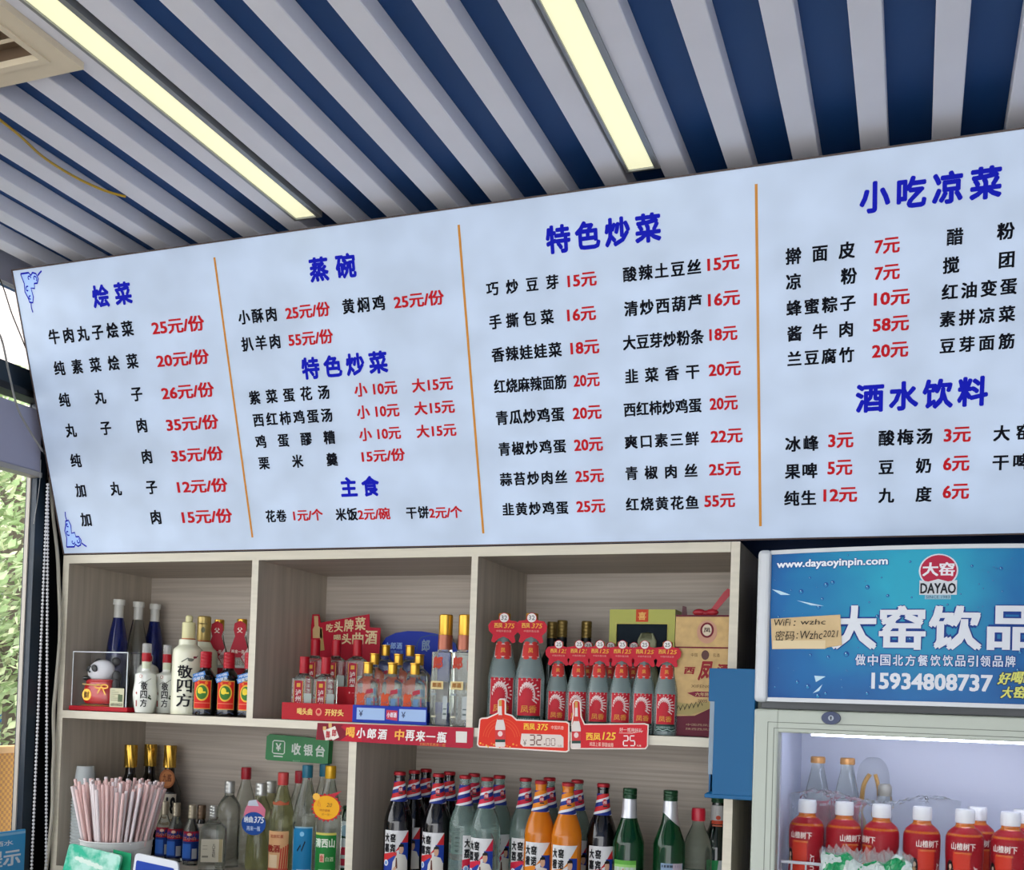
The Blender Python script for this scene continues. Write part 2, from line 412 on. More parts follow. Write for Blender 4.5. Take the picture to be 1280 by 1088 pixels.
def row(reg, kind, s, xl, yb, xr, h, rb=.033):
    ox, oy, sc_ = reg
    xl, yb, xr, h = ox+xl/sc_, oy+yb/sc_, ox+xr/sc_, h/sc_
    slope = -.115+.0001*(xl-300)*0
    uL, vB = onS(xl, yb); _, vT = onS(xl, yb-h); H = vT-vB
    # the right end on the same horizontal of the board
    y = yb; uR = uL
    for _ in range(8):
        uR, vv = onS(xr, y); d = 2.0; _, v2 = onS(xr, y+d); y += (vB-vv)/((v2-vv)/d)
    uR, _ = onS(xr, y)
    mb = MB(); W = uR-uL
    if kind == 'p':
        mb.text(s, uL, vB-.10*H, uR, vB+1.09*H, sp, TRD, 2, rb) if any(ord(c) > 999 for c in s) else mb.text(s, uL, vB, uR, vB+H, sp, TRD, 2, rb)
        mb.build('dish_price', sgn)
    else:
        mt = TBL if kind == 'h' else TB; bo = .045 if kind == 'h' else .035
        n = len(s); gw = min(H*.95, W/n*.95)
        for i, ch in enumerate(s):
            b = glyphs(ch, bo)[2]; cw = gw/.95; st = (W-gw)/(n-1) if n > 1 else 0
            x = uL+st*i; yy = H/.96
            mb.text(ch, x+(b[0]-.02)*cw, vB+(b[1]+.1)*yy, x+(b[2]-.02)*cw, vB+(b[3]+.1)*yy, sp, mt, 2, bo)
        mb.build('section_heading' if kind == 'h' else 'dish_name', sgn)
A = (0, 300, 2.72); B = (260, 270, 2.53); D = (580, 230, 2.418); E = (930, 180, 2.177)
for a in (('h', '烩菜', 322, 232, 452, 76), ('c', '牛肉丸子烩菜', 171, 357, 457, 52), ('p', '25元/份', 520, 322, 698, 45),
          ('c', '纯素菜烩菜', 189, 463, 473, 50), ('p', '20元/份', 536, 433, 714, 43), ('c', '纯丸子', 206, 570, 488, 49), ('p', '26元/份', 553, 543, 731, 43),
          ('c', '丸子肉', 228, 673, 505, 48), ('p', '35元/份', 569, 650, 746, 42), ('c', '纯肉', 245, 775, 522, 47), ('p', '35元/份', 586, 755, 762, 41),
          ('c', '加丸子', 262, 876, 538, 47), ('p', '12元/份', 606, 860, 777, 40), ('c', '加肉', 280, 975, 553, 47), ('p', '15元/份', 622, 963, 793, 41)): row(A, *a)
for a in (('h', '蒸碗', 326, 210, 470, 76), ('c', '小酥肉', 100, 345, 221, 46), ('p', '25元/份', 248, 327, 388, 39), ('c', '黄焖鸡', 428, 312, 562, 48), ('p', '25元/份', 590, 293, 748, 40),
          ('c', '扒羊肉', 110, 430, 233, 46), ('p', '55元/份', 257, 412, 398, 39), ('h', '特色炒菜', 302, 518, 570, 68),
          ('c', '紫菜蛋花汤', 134, 598, 387, 44), ('p', '小 10元', 465, 570, 600, 37), ('p', '大15元', 647, 556, 776, 37),
          ('c', '西红柿鸡蛋汤', 146, 668, 396, 43), ('p', '小 10元', 473, 640, 607, 36), ('p', '大15元', 654, 628, 782, 36),
          ('c', '鸡蛋醪糟', 154, 736, 404, 42), ('p', '小 10元', 480, 710, 612, 35), ('p', '大15元', 661, 700, 787, 35),
          ('c', '栗米羹', 164, 803, 412, 41), ('p', '15元/份', 488, 778, 625, 34), ('h', '主食', 423, 890, 543, 62),
          ('c', '花卷', 186, 970, 250, 39), ('p', '1元/个', 272, 963, 366, 31), ('c', '米饭', 407, 965, 475, 40), ('p', '2元/碗', 476, 960, 578, 32), ('c', '干饼', 629, 959, 700, 39), ('p', '2元/个', 701, 955, 806, 32)): row(B, *a)
for a in (('h', '特色炒菜', 252, 213, 595, 84), ('c', '巧炒豆芽', 70, 340, 287, 43), ('p', '15元', 314, 313, 402, 36), ('c', '手撕包菜', 78, 441, 272, 44), ('p', '16元', 313, 416, 400, 36),
          ('c', '香辣娃娃菜', 86, 540, 296, 44), ('p', '18元', 323, 516, 410, 36), ('c', '红烧麻辣面筋', 93, 635, 311, 43), ('p', '20元', 332, 614, 411, 35),
          ('c', '青瓜炒鸡蛋', 98, 730, 304, 43), ('p', '20元', 330, 712, 417, 35), ('c', '青椒炒鸡蛋', 106, 823, 309, 41), ('p', '20元', 334, 808, 421, 35),
          ('c', '蒜苔炒肉丝', 111, 914, 313, 40), ('p', '25元', 338, 902, 424, 34), ('c', '韭黄炒鸡蛋', 118, 1004, 316, 39), ('p', '25元', 341, 993, 428, 34),
          ('c', '酸辣土豆丝', 482, 298, 717, 46), ('p', '15元', 736, 264, 833, 38), ('c', '清炒西葫芦', 486, 402, 720, 46), ('p', '16元', 738, 371, 835, 38),
          ('c', '大豆芽炒粉条', 482, 504, 725, 45), ('p', '18元', 742, 475, 827, 36), ('c', '韭菜香干', 488, 605, 712, 44), ('p', '20元', 740, 582, 837, 36),
          ('c', '西红柿炒鸡蛋', 484, 705, 718, 43), ('p', '20元', 743, 684, 828, 36), ('c', '爽口素三鲜', 487, 802, 710, 42), ('p', '22元', 746, 783, 843, 36),
          ('c', '青椒肉丝', 489, 896, 706, 41), ('p', '25元', 741, 882, 837, 35), ('c', '红烧黄花鱼', 491, 990, 710, 41), ('p', '55元', 727, 977, 820, 35)): row(D, *a)
for a in (('h', '小吃凉菜', 316, 191, 698, 84), ('c', '擀面皮', 114, 330, 301, 45), ('p', '7元', 355, 299, 424, 36), ('c', '凉粉', 115, 399, 306, 44), ('p', '7元', 355, 371, 424, 35),
          ('c', '蜂蜜粽子', 116, 470, 303, 43), ('p', '10元', 353, 441, 451, 35), ('c', '酱牛肉', 118, 539, 298, 42), ('p', '58元', 350, 512, 449, 35), ('c', '兰豆腐竹', 118, 607, 299, 41), ('p', '20元', 348, 583, 447, 35),
          ('c', '醋粉', 551, 278, 734, 46), ('c', '搅团', 541, 355, 736, 45), ('c', '红油变蛋', 538, 427, 741, 44), ('c', '素拼凉菜', 532, 500, 736, 43), ('c', '豆芽面筋', 532, 572, 735, 42),
          ('h', '酒水饮料', 305, 732, 660, 76), ('c', '冰峰', 113, 839, 202, 42), ('p', '3元', 229, 826, 298, 35), ('c', '果啤', 112, 913, 199, 42), ('p', '5元', 227, 900, 295, 35),
          ('c', '纯生', 110, 986, 196, 41), ('p', '12元', 216, 974, 308, 34), ('c', '酸梅汤', 366, 823, 512, 43), ('p', '3元', 543, 811, 617, 35), ('c', '豆奶', 366, 901, 509, 41), ('p', '6元', 541, 889, 613, 35),
          ('c', '九度', 366, 978, 509, 41), ('p', '6元', 540, 965, 612, 35), ('c', '大窑', 678, 810, 784, 43), ('c', '干啤', 675, 889, 775, 43)): row(E, *a)
for x0, y0, x1, y1 in ((268, 322, 316, 672), (575, 281, 603, 667), (947, 230, 949, 658)):
    a = onS(x0, y0); c = onS(x1, y1); um = (a[0]+c[0])/2
    MB().rect(um-.0026, c[1], um+.0026, a[1], sp, TOR, 2).build('divider_line', sgn)
def ornament(o, fl):   # cloud scroll in the corner
    def mp(u, v, L=0): return sp(o[0]+u*.060, o[1]+fl*(v-1)*.092, L)
    k = MB(); bl = TBL; wv = mat('pale_blue_vinyl', '9fbce8', .5, em=.3)
    out = [(0, 1), (.42, 1.0), (.5, .93), (.62, .99), (.78, .95), (.85, .82), (.76, .72), (.6, .72), (.58, .6), (.4, .62), (.44, .4), (.36, .26), (.2, .28), (.16, .4), (.06, .55), (.1, .75), (0, 1)]
    k.poly(out[:-1] if fl > 0 else out[:-1], mp, wv, 1)
    k.stroke(out, .045, mp, bl, 2)
    for c, r, a0, a1 in (((.68, .84), .11, -1, 4.2), ((.40, .86), .10, 0, 4.5), ((.22, .60), .11, 1, 5.5), ((.27, .38), .08, 1, 5.5)):
        k.stroke([(c[0]+r*(1-.08*i)*math.cos(a0+(a1-a0)*i/9), c[1]+r*(1-.08*i)*math.sin(a0+(a1-a0)*i/9)*.75) for i in range(10)], .035, mp, bl, 3)
    k.stroke([(.85, .9), (.95, .95), (1.08, 1.0)], .045, mp, bl, 2); k.stroke([(.27, .27), (.24, .15), (.27, .02)], .045, mp, bl, 2)
    k.build('corner_ornament', sgn)
ornament(onS(26, 342.5), 1); ornament((onS(83.5, 684)[0], onS(83.5, 684)[1]), -1)
# standing brackets that carry the box on the wall behind
for x in (.25, 1.6, 2.6):
    MB().box(x, x+.04, .07, BY-.001, .02, .06, BLACK).build('wall_bracket', sgn)
    MB().box(x, x+.04, .0, .075, .04, .06, BLACK).build('wall_bracket', sgn)

# ================================================================== shelf cabinet
TB_ = .0194; HB = .3795; LZ = -TB_-HB      # board thickness, clear height, lower floor (all from the upper shelf board)
cab = thing('shelf_cabinet', 'pale grey wood-grain shelf cabinet of open pigeonholes under the menu board', 'cabinet', (0, 0, Z0))
zb = -Z0+.05; zt = Z0*0+HB; TT = SZB-Z0-.002
def brd(name, x0, x1, y0, y1, z0, z1, horizontal):
    p = MB(); p.box(x0, x1, y0+.0008, y1, z0, z1, LAMH if horizontal else LAMV); p.box(x0, x1, y0, y0+.0008, z0, z1, EDGE); return p.build(name, cab)
brd('top_board', XO, XR-.019, 0, BY-.002, HB, TT, True)
brd('side_panel', XO, XL, .0, BY-.002, LZ-TB_, HB, False); brd('side_panel', .907, XR, 0, BY-.002, LZ-TB_, TT, False)
brd('divider', -.2359, -.2179, 0.001, BY-.012, 0, HB, False); brd('divider', .3356, .351, 0.001, BY-.012, 0, HB, False)
brd('shelf_board', XL, .907, .0, BY-.012, -TB_, 0, True)
brd('divider', .0455, .0647, .001, BY-.012, LZ, -TB_, False)
brd('bottom_board', XL, .907, 0, BY-.012, LZ-TB_, LZ, True)
MB().box(XL, .907, BY-.012, BY-.004, LZ, HB, LAMH).build('back_panel', cab)
# the counter run the cabinet stands on reaches out towards the room
ct = thing('counter_unit', 'grey counter below the shelf cabinet with cups and cards along its top', 'counter', (0, 0, 0))
MB().rbox(XO-.02, XR, -.42, BY-.003, Z0+LZ-TB_-.032, Z0+LZ-TB_-.001, mat('counter_top_stone', '8f8c86', .3, noise=.1, scale=(30, 30, 30)), .003).build('worktop', ct)
MB().box(XO, XR-.01, -.38, BY-.004, 0, Z0+LZ-TB_-.032, LAMV).build('base', ct)
FZ = Z0+LZ                   # lower compartment floor
CTZ = Z0+LZ-TB_-.001         # counter top
# ================================================================== bottles
def interp(prof):
    P = sorted(prof, key=lambda p: p[1])
    def f(z):
        if z <= P[0][1]: return P[0][0]
        for (r0_, z0_), (r1_, z1_) in zip(P, P[1:]):
            if z0_ <= z <= z1_ and z1_ > z0_: return r0_+(r1_-r0_)*(z-z0_)/(z1_-z0_)
        return P[-1][0]
    return f
def smoothp(prof, n=4):          # soften a bottle outline
    out = []
    P = [Vector((r, z, 0)) for r, z in prof]
    for i, p in enumerate(spline(P, n)):
        k = min(i//n, len(P)-2); a, b = P[k], P[k+1]          # keep each stretch within its two end points
        out.append((min(max(p.x, min(a.x, b.x)), max(a.x, b.x)), min(max(p.y, min(a.y, b.y)), max(a.y, b.y))))
    return out
def facing(x, y, k=1.0): return k*math.atan2(CAM.x-x, y-CAM.y)
def label_mesh(root, name, rf, wd, z0, z1, bg, ops, flat=None, u0=0, n=14, nv=5, outline=None):
    mb = MB()
    mp = (lambda u, v, L=1: Vector((u, -flat-.0004*L, v))) if flat is not None else cyl(rf, .0004)
    if bg: mb.rect(u0-wd/2, z0, u0+wd/2, z1, mp, ink(bg), 1, n, nv)
    art(mb, ops, sub(mp, u0-wd/2, z0, wd, z1-z0))
    return mb.build(name, root)
def bottle(name, label, cat, group, prof, glass, caps=(), labels=(), sq=None, seg=28, sm=True, floor=.0):
    root = thing(name, label, cat, (0, 0, 0), 0, group)
    pr = smoothp(prof) if sm else list(prof)
    b = MB().lathe([(0, pr[0][1])]+pr+[(0, pr[-1][1])], glass, seg, sq=sq); b.build('glass_body' if 'glass' in glass.name else 'body', root, True)
    rf = interp(pr)
    for nm, cp, mt in caps:
        MB().lathe([(0, cp[0][1])]+list(cp)+[(0, cp[-1][1])], mt, 24).build(nm, root, True)
    for nm, wd, z0, z1, bg, ops, *kw in labels:
        kw = kw[0] if kw else {}
        if sq and 'flat' not in kw: kw = dict(kw, flat=max(rf(z0), rf((z0+z1)/2), rf(z1))*sq[1]+.0003)
        label_mesh(root, nm, rf, wd, z0, z1, bg, ops, **kw)
    return root
def put(root, px, py, y, z, rz=None, k=.8, first=[]):
    P = onY(px, py, y); a = facing(P.x, y, k) if rz is None else rz
    return (P.x, y, z), a
class Line:      # first placement moves the model itself, the next ones are copies of it
    def __init__(s, root, k=0): s.r = root; s.n = 0; s.k = k
    def at(s, px, py, y, z, label, k=.8, rz=None, group=None):
        P = onY(px, py, y); a = facing(P.x, y, k) if rz is None else rz
        s.n += 1
        if s.k: s.r.scale = (1, 1, s.k)
        if s.n == 1:
            s.r.location = (P.x, y, z); s.r.rotation_euler = (0, 0, a); s.r['label'] = label
            if group: s.r['group'] = group
            return s.r
        return dup(s.r, (P.x, y, z), a, label, group)
def capp(r, z0, z1, b=.0012): return [(r-b*.3, z0), (r, z0+b), (r, z1-b), (r-b, z1)]
def ridged(r, z0, z1, n=4, d=.0006):
    o = [(r-.0005, z0)]
    for i in range(n):
        a = z0+(z1-z0)*i/n; q = (z1-z0)/n
        o += [(r, a+q*.15), (r, a+q*.7), (r-d, a+q*.85)]
    return o+[(r-.0012, z1)]
UZ = Z0+.0012
# ---- upper left pigeonhole -------------------------------------------------------
L = Line(bottle('liquor_bottle', '', 'bottle', 'blue liquor bottles', [(.025, 0), (.0285, .004), (.029, .06), (.029, .12), (.0275, .16), (.023, .20), (.0165, .235), (.0142, .25)], BLUEG,
     [('collar', [(.0125, .25), (.0125, .285)], mat('white_collar', 'c9c8c0', .3)), ('cap', capp(.0155, .285, .300), mat('frosted_white_cap', 'd4d4cc', .4))]))
L.at(147, 800, .150, UZ, 'cobalt blue bottle with white cap behind the panda box')
Lc = Line(bottle('liquor_bottle', '', 'bottle', 'blue liquor bottles', [(.025, 0), (.0285, .004), (.029, .06), (.029, .12), (.0275, .16), (.023, .20), (.0165, .235), (.0142, .25)], GLASS,
     [('collar', [(.0125, .25), (.0125, .285)], mat('white_collar', 'c9c8c0', .3)), ('cap', capp(.0155, .285, .300), mat('frosted_white_cap', 'd4d4cc', .4))]))
Lc.at(171.5, 800, .215, UZ, 'clear glass bottle with white cap between two blue bottles')
L.at(192.5, 800, .274, UZ, 'cobalt blue bottle with white cap behind the small white porcelain bottles')
def calli(name, root, rf, wd, z0, z1, txt, big=True, leaf=True):
    ops = [('v', txt, .12 if big else .34, .02, .62 if big else .70, .80, '15161a')]
    if leaf: ops += [('e', .55, .90, .10, .03, '6f7466'), ('e', .70, .95, .07, .02, '7c3b40'), ('s', [(.25, .86), (.45, .93), (.6, .9), (.8, .98)], .02, '6a6f63')]
    else: ops += [('e', .30, .98, .09, .05, 'c03a32'), ('e', .30, .98, .07, .04, 'e6e9e0'), ('s', [(.2, .75), (.4, .83), (.55, .79), (.9, .92)], .02, '83877c'), ('s', [(.95, .28), (.75, .34)], .06, '3c4a36'), ('s', [(.9, .36), (.8, .4)], .05, '3c4a36'), ('r', .02, .05, .12, .5, 'a85a52')]
    label_mesh(root, name, rf, wd, z0, z1, None, ops)
gp = [(.020, 0), (.023, .003), (.028, .030), (.030, .048), (.0275, .068), (.026, .082), (.026, .092), (.0245, .099), (.012, .106), (.0105, .112)]
g = bottle('porcelain_bottle', '', 'bottle', 'small white porcelain bottles', gp, PORC,
     [('neck_band', [(.0105, .112), (.0105, .130)], mat('pale_green_seal', 'cdd3b8', .4)), ('red_seal', [(.0112, .130), (.0112, .152)], REDC), ('cap', capp(.0115, .152, .176), mat('clear_cap', 'e8e8e4', .1, trans=.7))], seg=28)
calli('painted_inscription', g, interp(smoothp(gp)), .042, .012, .094, '敬四方', False, False)
G = Line(g)
G.at(182, 850, .037, UZ, 'small white porcelain bottle with red neck seal right beside the panda box')
G.at(208, 850, .097, UZ, 'small white porcelain bottle with red neck seal half hidden by the big cream bottle')
b3 = bottle('porcelain_bottle', '', 'bottle', 'small white porcelain bottles', [(.024, 0), (.028, .004), (.029, .09), (.028, .112), (.022, .122), (.011, .128), (.010, .135)], PORC,
     [('cap', capp(.011, .135, .15), REDC)], [('diamond_label', .03, .03, .112, None, [('p', [(0, .75), (.5, 1.0), (1, .75), (.5, .5)], 'c8231f'), ('p', [(.0, .25), (.5, .5), (1, .25), (.5, 0)], 'd9781e'), ('e', .5, .5, .2, .07, 'e0b13c')], {'u0': -.008})])
Line(b3).at(184, 850, .142, UZ, 'white porcelain bottle with red and orange diamonds behind the first small porcelain bottle', k=.7)
bp_ = [(.034, 0), (.0372, .004), (.0375, .06), (.0372, .13), (.0372, .150), (.035, .163), (.026, .172), (.023, .176), (.023, .187), (.0205, .188)]
bc = bottle('porcelain_bottle', '', 'bottle', 'large porcelain bottles', bp_, CREAM,
     [('seal_ring', [(.0172, .188), (.0172, .191)], mat('orange_ring', 'b5622c', .4)), ('cap', capp(.0165, .191, .232, .002), mat('cream_cap', 'd8d3a0', .4)), ('cap_topper', capp(.009, .232, .249, .003), mat('cream_cap', 'd8d3a0', .4))], seg=36)
calli('painted_inscription', bc, interp(smoothp(bp_)), .072, .014, .150, '敬四方', True, True)
Line(bc).at(234, 840, .055, UZ, 'large cream porcelain bottle with black brush writing and stepped cap', k=1.15)
bt = bottle('porcelain_bottle', '', 'bottle', 'large porcelain bottles', bp_[:-2]+[(.018, .187)], CREAM, [('seal_ring', [(.0172, .188), (.0172, .191)], mat('orange_ring', 'b5622c', .4)), ('cap', capp(.0175, .191, .254, .003), mat('tan_metal_cap', 'b09a5c', .35, metal=.5))],
     [('cap_print', .02, .2, .235, None, [('e', .5, .5, .25, .22, '6e6f55'), ('r', .0, .92, 1, 1.0, '7a6a3c')], {'flat': .0178})])
Line(bt).at(253, 840, .132, UZ, 'cream porcelain bottle with tall tan cap behind the stepped-cap bottle')
# red-labelled tonic bottles
jp = [(.024, 0), (.0285, .004), (.029, .05), (.029, .086), (.027, .097), (.018, .108), (.0125, .116), (.0120, .126)]
jl = [('r', .0, 0, 1, 1, 2, 'd9a24a'), ('r', .04, .03, .96, .97, 3, 'cf2317'), ('e', .5, .58, .36, .30, 4, 'e8b53a'), ('e', .5, .58, .29, .24, 5, '3f7a2c'), ('e', .42, .64, .14, .12, 6, 'e8d23c'), ('r', .3, .55, .7, .61, 6, 'f4d83c'), ('e', .3, .9, .07, .055, 5, 'e06a2a'), ('e', .72, .9, .08, .06, 5, 'ef7a20'), ('r', .08, .20, .92, .225, 5, 'e27a5a')]
J = bottle('tonic_bottle', '', 'bottle', 'dark tonic bottles with red caps', jp, COLA, [('cap', ridged(.0140, .118, .158, 5), REDC)],
     [('front_label', .044, .016, .087, 'cf2317', jl), ('base_print', .04, .003, .012, None, [('s', [(0, .3), (.25, .9), (.5, .3), (.75, .9), (1, .3)], .12, '3c4a6a')])])
tg = MB(); tp = plane((-.012, -.0275, .088), (.95, 0, .30), (-.30, 0, .95), .0004)
tg.poly([(-.012, -.004), (.018, -.004), (.018, .006), (.022, .006), (.022, .016), (-.008, .016), (-.008, .008), (-.012, .008)], tp, ink('4d86cc'), 1)
tg.text('保健酒', -.010, -.002, .016, .006, tp, ink('dfe9f5'), 3, .02); tg.text('中国', -.004, .008, .018, .014, tp, ink('dfe9f5'), 3, .02); tg.build('neck_tag', J)
JL = Line(J)
for px, yj, d in ((256.5, .036, 'beside the big cream bottle'), (285.5, .051, 'in the middle of its row of three'), (312, .055, 'cut off by the first upright divider')):
    JL.at(px, 855, yj, UZ, f'dark bottle with red cap and red label, {d}', k=.62)
rp_ = [(.026, 0), (.0285, .004), (.0285, .13), (.026, .155), (.016, .190), (.0125, .21), (.0125, .235)]
rb = bottle('spirit_bottle', '', 'bottle', 'clear bottles with red neck tags', rp_, LIQ, [('cap', capp(.013, .222, .252), GOLD)], [('front_label', .045, .06, .13, 'd8dcd8', [('r', .1, .6, .9, .9, 'b02a38')])])
tg = MB(); mp = card(0, -.034, 0)
ol = [(-.016, .222), (-.014, .238), (0, .246), (.014, .238), (.016, .222), (.012, .205), (.022, .172), (.024, .150), (.018, .128), (.004, .150), (-.006, .150), (-.026, .152), (-.022, .172), (-.012, .205)]
prism(tg, ol, mp, .0006, ink('a81e30')); f2 = plane((0, -.0342, 0), (1, 0, 0), (0, 0, 1), .0002)
tg.disc(0, .226, .013, .015, f2, ink('b3202f'), 1); tg.text('父', -.007, .214, .007, .228, f2, ink('e8dcd0'), 2, .02); tg.text('再来一瓶', -.020, .160, .014, .170, f2, ink('e8d6c6'), 2, .02)
tg.poly([(.006, .152), (.022, .176), (.024, .150), (.018, .130)], f2, ink('e3cbc6'), 1); tg.text('扫码', .009, .146, .020, .158, f2, ink('7a3038'), 2, .02); tg.build('neck_tag', rb)
RL = Line(rb)
RL.at(273.5, 800, .212, UZ, 'clear bottle with red flared neck tag nearer the cream porcelain bottles', k=.75)
RL.at(302, 800, .192, UZ, 'clear bottle with red flared neck tag nearer the first upright divider', k=.75)
# panda figure in its display box
P = onY(127.5, 888, .03); bx = P.x
pb = thing('display_box', 'clear acrylic display box on red tray with a price sticker', 'box', (-.6895, .047, UZ), 0.0)
MB().rbox(-.0935, .0935, -.036, .034, 0, .012, REDP, .002).build('tray', pb)
ab = MB(); t_ = .0012; h0, h1 = .0122, .150
ab.box(-.087, .087, -.033, -.033+t_, h0, h1, ACR); ab.box(-.087, .087, .033-t_, .033, h0, h1, ACR); ab.box(-.087, -.087+t_, -.0318, .0318, h0, h1, ACR); ab.box(.087-t_, .087, -.0318, .0318, h0, h1, ACR); ab.box(-.087, .087, -.033, .033, h1, h1+t_, ACR)
EDG = mat('polished_acrylic_edge', 'dfe6e8', .25)
for x in (-.0875, .0855): ab.box(x, x+.002, -.0345, -.0330, h0, h1+t_, EDG)
ab.box(-.0875, .0875, -.0345, -.0330, h1, h1+.0020, EDG)
ab.build('acrylic_cover', pb)
MB().lathe([(0, .012), (.048, .012), (.050, .0135), (.046, .016), (0, .016)], GOLD, 32, (-.030, 0, 0), (2.4, .55)).build('gold_plinth', pb, True)
st = MB(); fm = front(.060, -.0365, .036)
st.rect(-.022, -.024, .022, .024, fm, ink('c9c6a6'), 1); st.rect(.004, -.010, .018, .008, fm, ink('5a6a4c'), 2)
for i in range(6): st.rect(-.019, .018-i*.005, (.0, .012, .016)[i % 3]-.006, .0195-i*.005, fm, ink('8b8d74'), 2)
st.text('6810023', -.018, -.021, .018, -.014, fm, ink('2c2c22'), 2, .02); st.build('price_sticker', pb)
fg = thing('panda_figurine', 'small panda figurine sitting in a red money bag inside the acrylic box', 'figurine', (-.716, .048, UZ+.0176), .15); fg.scale = (.98, .86, .97)
MB().lathe(smoothp([(.032, 0), (.041, .005), (.045, .022), (.042, .042), (.037, .056), (.040, .064), (.036, .066)]), mat('red_bag_glaze', 'c01820', .25, coat=.5), 32, sq=(2.6, .7)).build('money_bag', fg, True)
lb = MB(); f3 = front(0, -.0312, 0, .0006)
lb.disc(-.021, .024, .013, .0155, f3, GOLD, 1); lb.text('财', -.029, .014, -.013, .034, f3, ink('6b4a18'), 2, .02)
for a in ((.012, .047, .010, .005), (.030, .047, .010, .005)): lb.stroke([(a[0]+a[2]*math.cos(t*.7), a[1]+a[3]*math.sin(t*.7)) for t in range(10)], .0025, f3, GOLD, 1)
lb.stroke([(.020, .046), (.010, .028)], .0028, f3, GOLD, 1); lb.stroke([(.022, .046), (.034, .025)], .0028, f3, GOLD, 1); lb.stroke([(-.034, .052), (0, .050), (.034, .052)], .003, f3, ink('d8b76a'), 1); lb.build('gold_bow_and_seal', fg)
bw = mat('white_fur_vinyl', 'dfe0e4', .35); bk = mat('black_fur_vinyl', '141418', .35)
Rm = Matrix.Rotation(-.35, 3, 'Y')
MB().ball((0, .002, .088), .033, bw, 20, 14, (1.15, .85, .9), Rm).build('head', fg, True)
k = MB()
for sx in (-1, 1): k.ball((.012+sx*.026, .010, .113+(-sx)*-.002), .0115, bk, 12, 8)
k.build('ears', fg, True)
k = MB(); k.ball((-.0265, -.0165, .094), .0080, bk, 12, 8, (.7, .6, 1.15), Matrix.Rotation(.6, 3, 'Y')); k.ball((-.004, -.0275, .095), .0092, bk, 12, 8, (.95, .45, 1.15), Matrix.Rotation(-.6, 3, 'Y')); k.ball((-.0185, -.0265, .0855), .0030, bk, 8, 6); k.build('face_markings', fg, True)
k = MB(); k.ball((.046, .0, .074), .013, bk, 12, 8, (1, .9, 1.3)); k.ball((.050, -.008, .052), .012, bk, 12, 8, (.9, .9, 1.4)); k.ball((-.030, -.02, .068), .009, bk, 10, 8, (1.3, 1, .7)); k.build('paws', fg, True)

# ---- upper middle pigeonhole -------------------------------------------------------
P0 = onY(352, 895, .008); P1 = onY(441, 895, .008)
wdt = P1.x-P0.x
tr = thing('display_tray', 'stepped red cardboard display tray with yellow slogan on its front', 'display tray', (P0.x+wdt/2, .008, UZ))
hw = wdt/2
mb = MB(); mb.box(-hw, hw, 0, .0015, 0, .040, REDP); mb.box(-hw, hw, .0015, .235, 0, .003, REDP); mb.box(-hw, -hw+.0015, .0015, .09, .003, .040, REDP)
ZR = onY(446, 800, .125).z-UZ-.147
mb.box(.0, hw, .085, .0865, .003, .082, REDP); mb.box(-hw, hw, .0865, .225, ZR-.003, ZR-.001, REDP); mb.box(-hw, 0, .085, .0865, .003, ZR-.001, REDP); mb.build('tray', tr)
lb = MB(); f4 = front(0, -.0002, 0)
lb.text('喝头曲', -hw+.042, .012, -.012, .028, f4, ink('e8c670'), 1, .03); lb.text('开好头', .022, .012, hw-.024, .028, f4, ink('e8c670'), 1, .03); lb.disc(.005, .020, .008, .009, f4, ink('d98a70'), 1); lb.disc(.005, .021, .005, .005, f4, ink('c01425'), 2); lb.build('front_print', tr)
lb = MB(); f4 = front(hw/2, .0848, .062); lb.rect(-.012, .004, -.009, .008, f4, ink('e4a0a0'), 1); lb.rect(-.004, .005, .012, .006, f4, ink('d87a80'), 1); lb.build('riser_print', tr)
# back card with bottle cut-out
yb = .245; bcp = card(0, yb, 0)
def pz(px, py, y): q = onY(px, py, y); return (q.x, q.z)
def zz(reg, pts, y): return [pz(reg[0]+u/reg[2], reg[1]+v/reg[2], y) for u, v in pts]
F = (345, 760, 7.25)
ol = zz(F, [(318, 160), (330, 60), (392, 60), (405, 135), (440, 128), (845, 58), (850, 178), (948, 184), (935, 440), (900, 620), (310, 620)], yb)
cd = MB(); prism(cd, ol, bcp, .0015, ink('b01a30')); fl = plane((0, yb, 0), (1, 0, 0), (0, 0, 1), .0004)
t2 = thing('promotion_card', 'red cut-out card with cream slogan standing behind the red tray bottles', 'card', (0, 0, 0))
cd.build('card', t2); lb = MB()
cr = ink('ddc79a')
def ztext(lb, s, reg, xl, yt, xr, yb_, y, fl, mt, b=.03, L=1, sk=0):
    a = pz(reg[0]+xl/reg[2], reg[1]+yb_/reg[2], y); c = pz(reg[0]+xr/reg[2], reg[1]+yt/reg[2], y)
    if len(s) == 1: lb.text(s, a[0], a[1], c[0], c[1], fl, mt, L, b, sk)
    else: lb.text(s, a[0], a[1], c[0], c[1], fl, mt, L, b, sk)
for ch, x0, y0, x1, y1 in (('吃', 455, 145, 520, 220), ('头', 525, 125, 610, 220), ('牌', 615, 105, 705, 215), ('菜', 715, 85, 815, 205), ('喝', 522, 245, 590, 300), ('头', 595, 235, 685, 330), ('曲', 690, 225, 795, 330), ('酒', 805, 205, 920, 330)):
    ztext(lb, ch, F, x0, y0, x1, y1, yb, fl, cr)
lb.poly(zz(F, [(345, 75), (382, 75), (385, 165), (415, 195), (420, 275), (335, 275), (333, 195), (350, 165)], yb), fl, ink('c8a878'), 1)
lb.poly(zz(F, [(398, 180), (418, 180), (440, 385), (400, 390)], yb), fl, ink('b8985e'), 1); lb.build('print', t2)
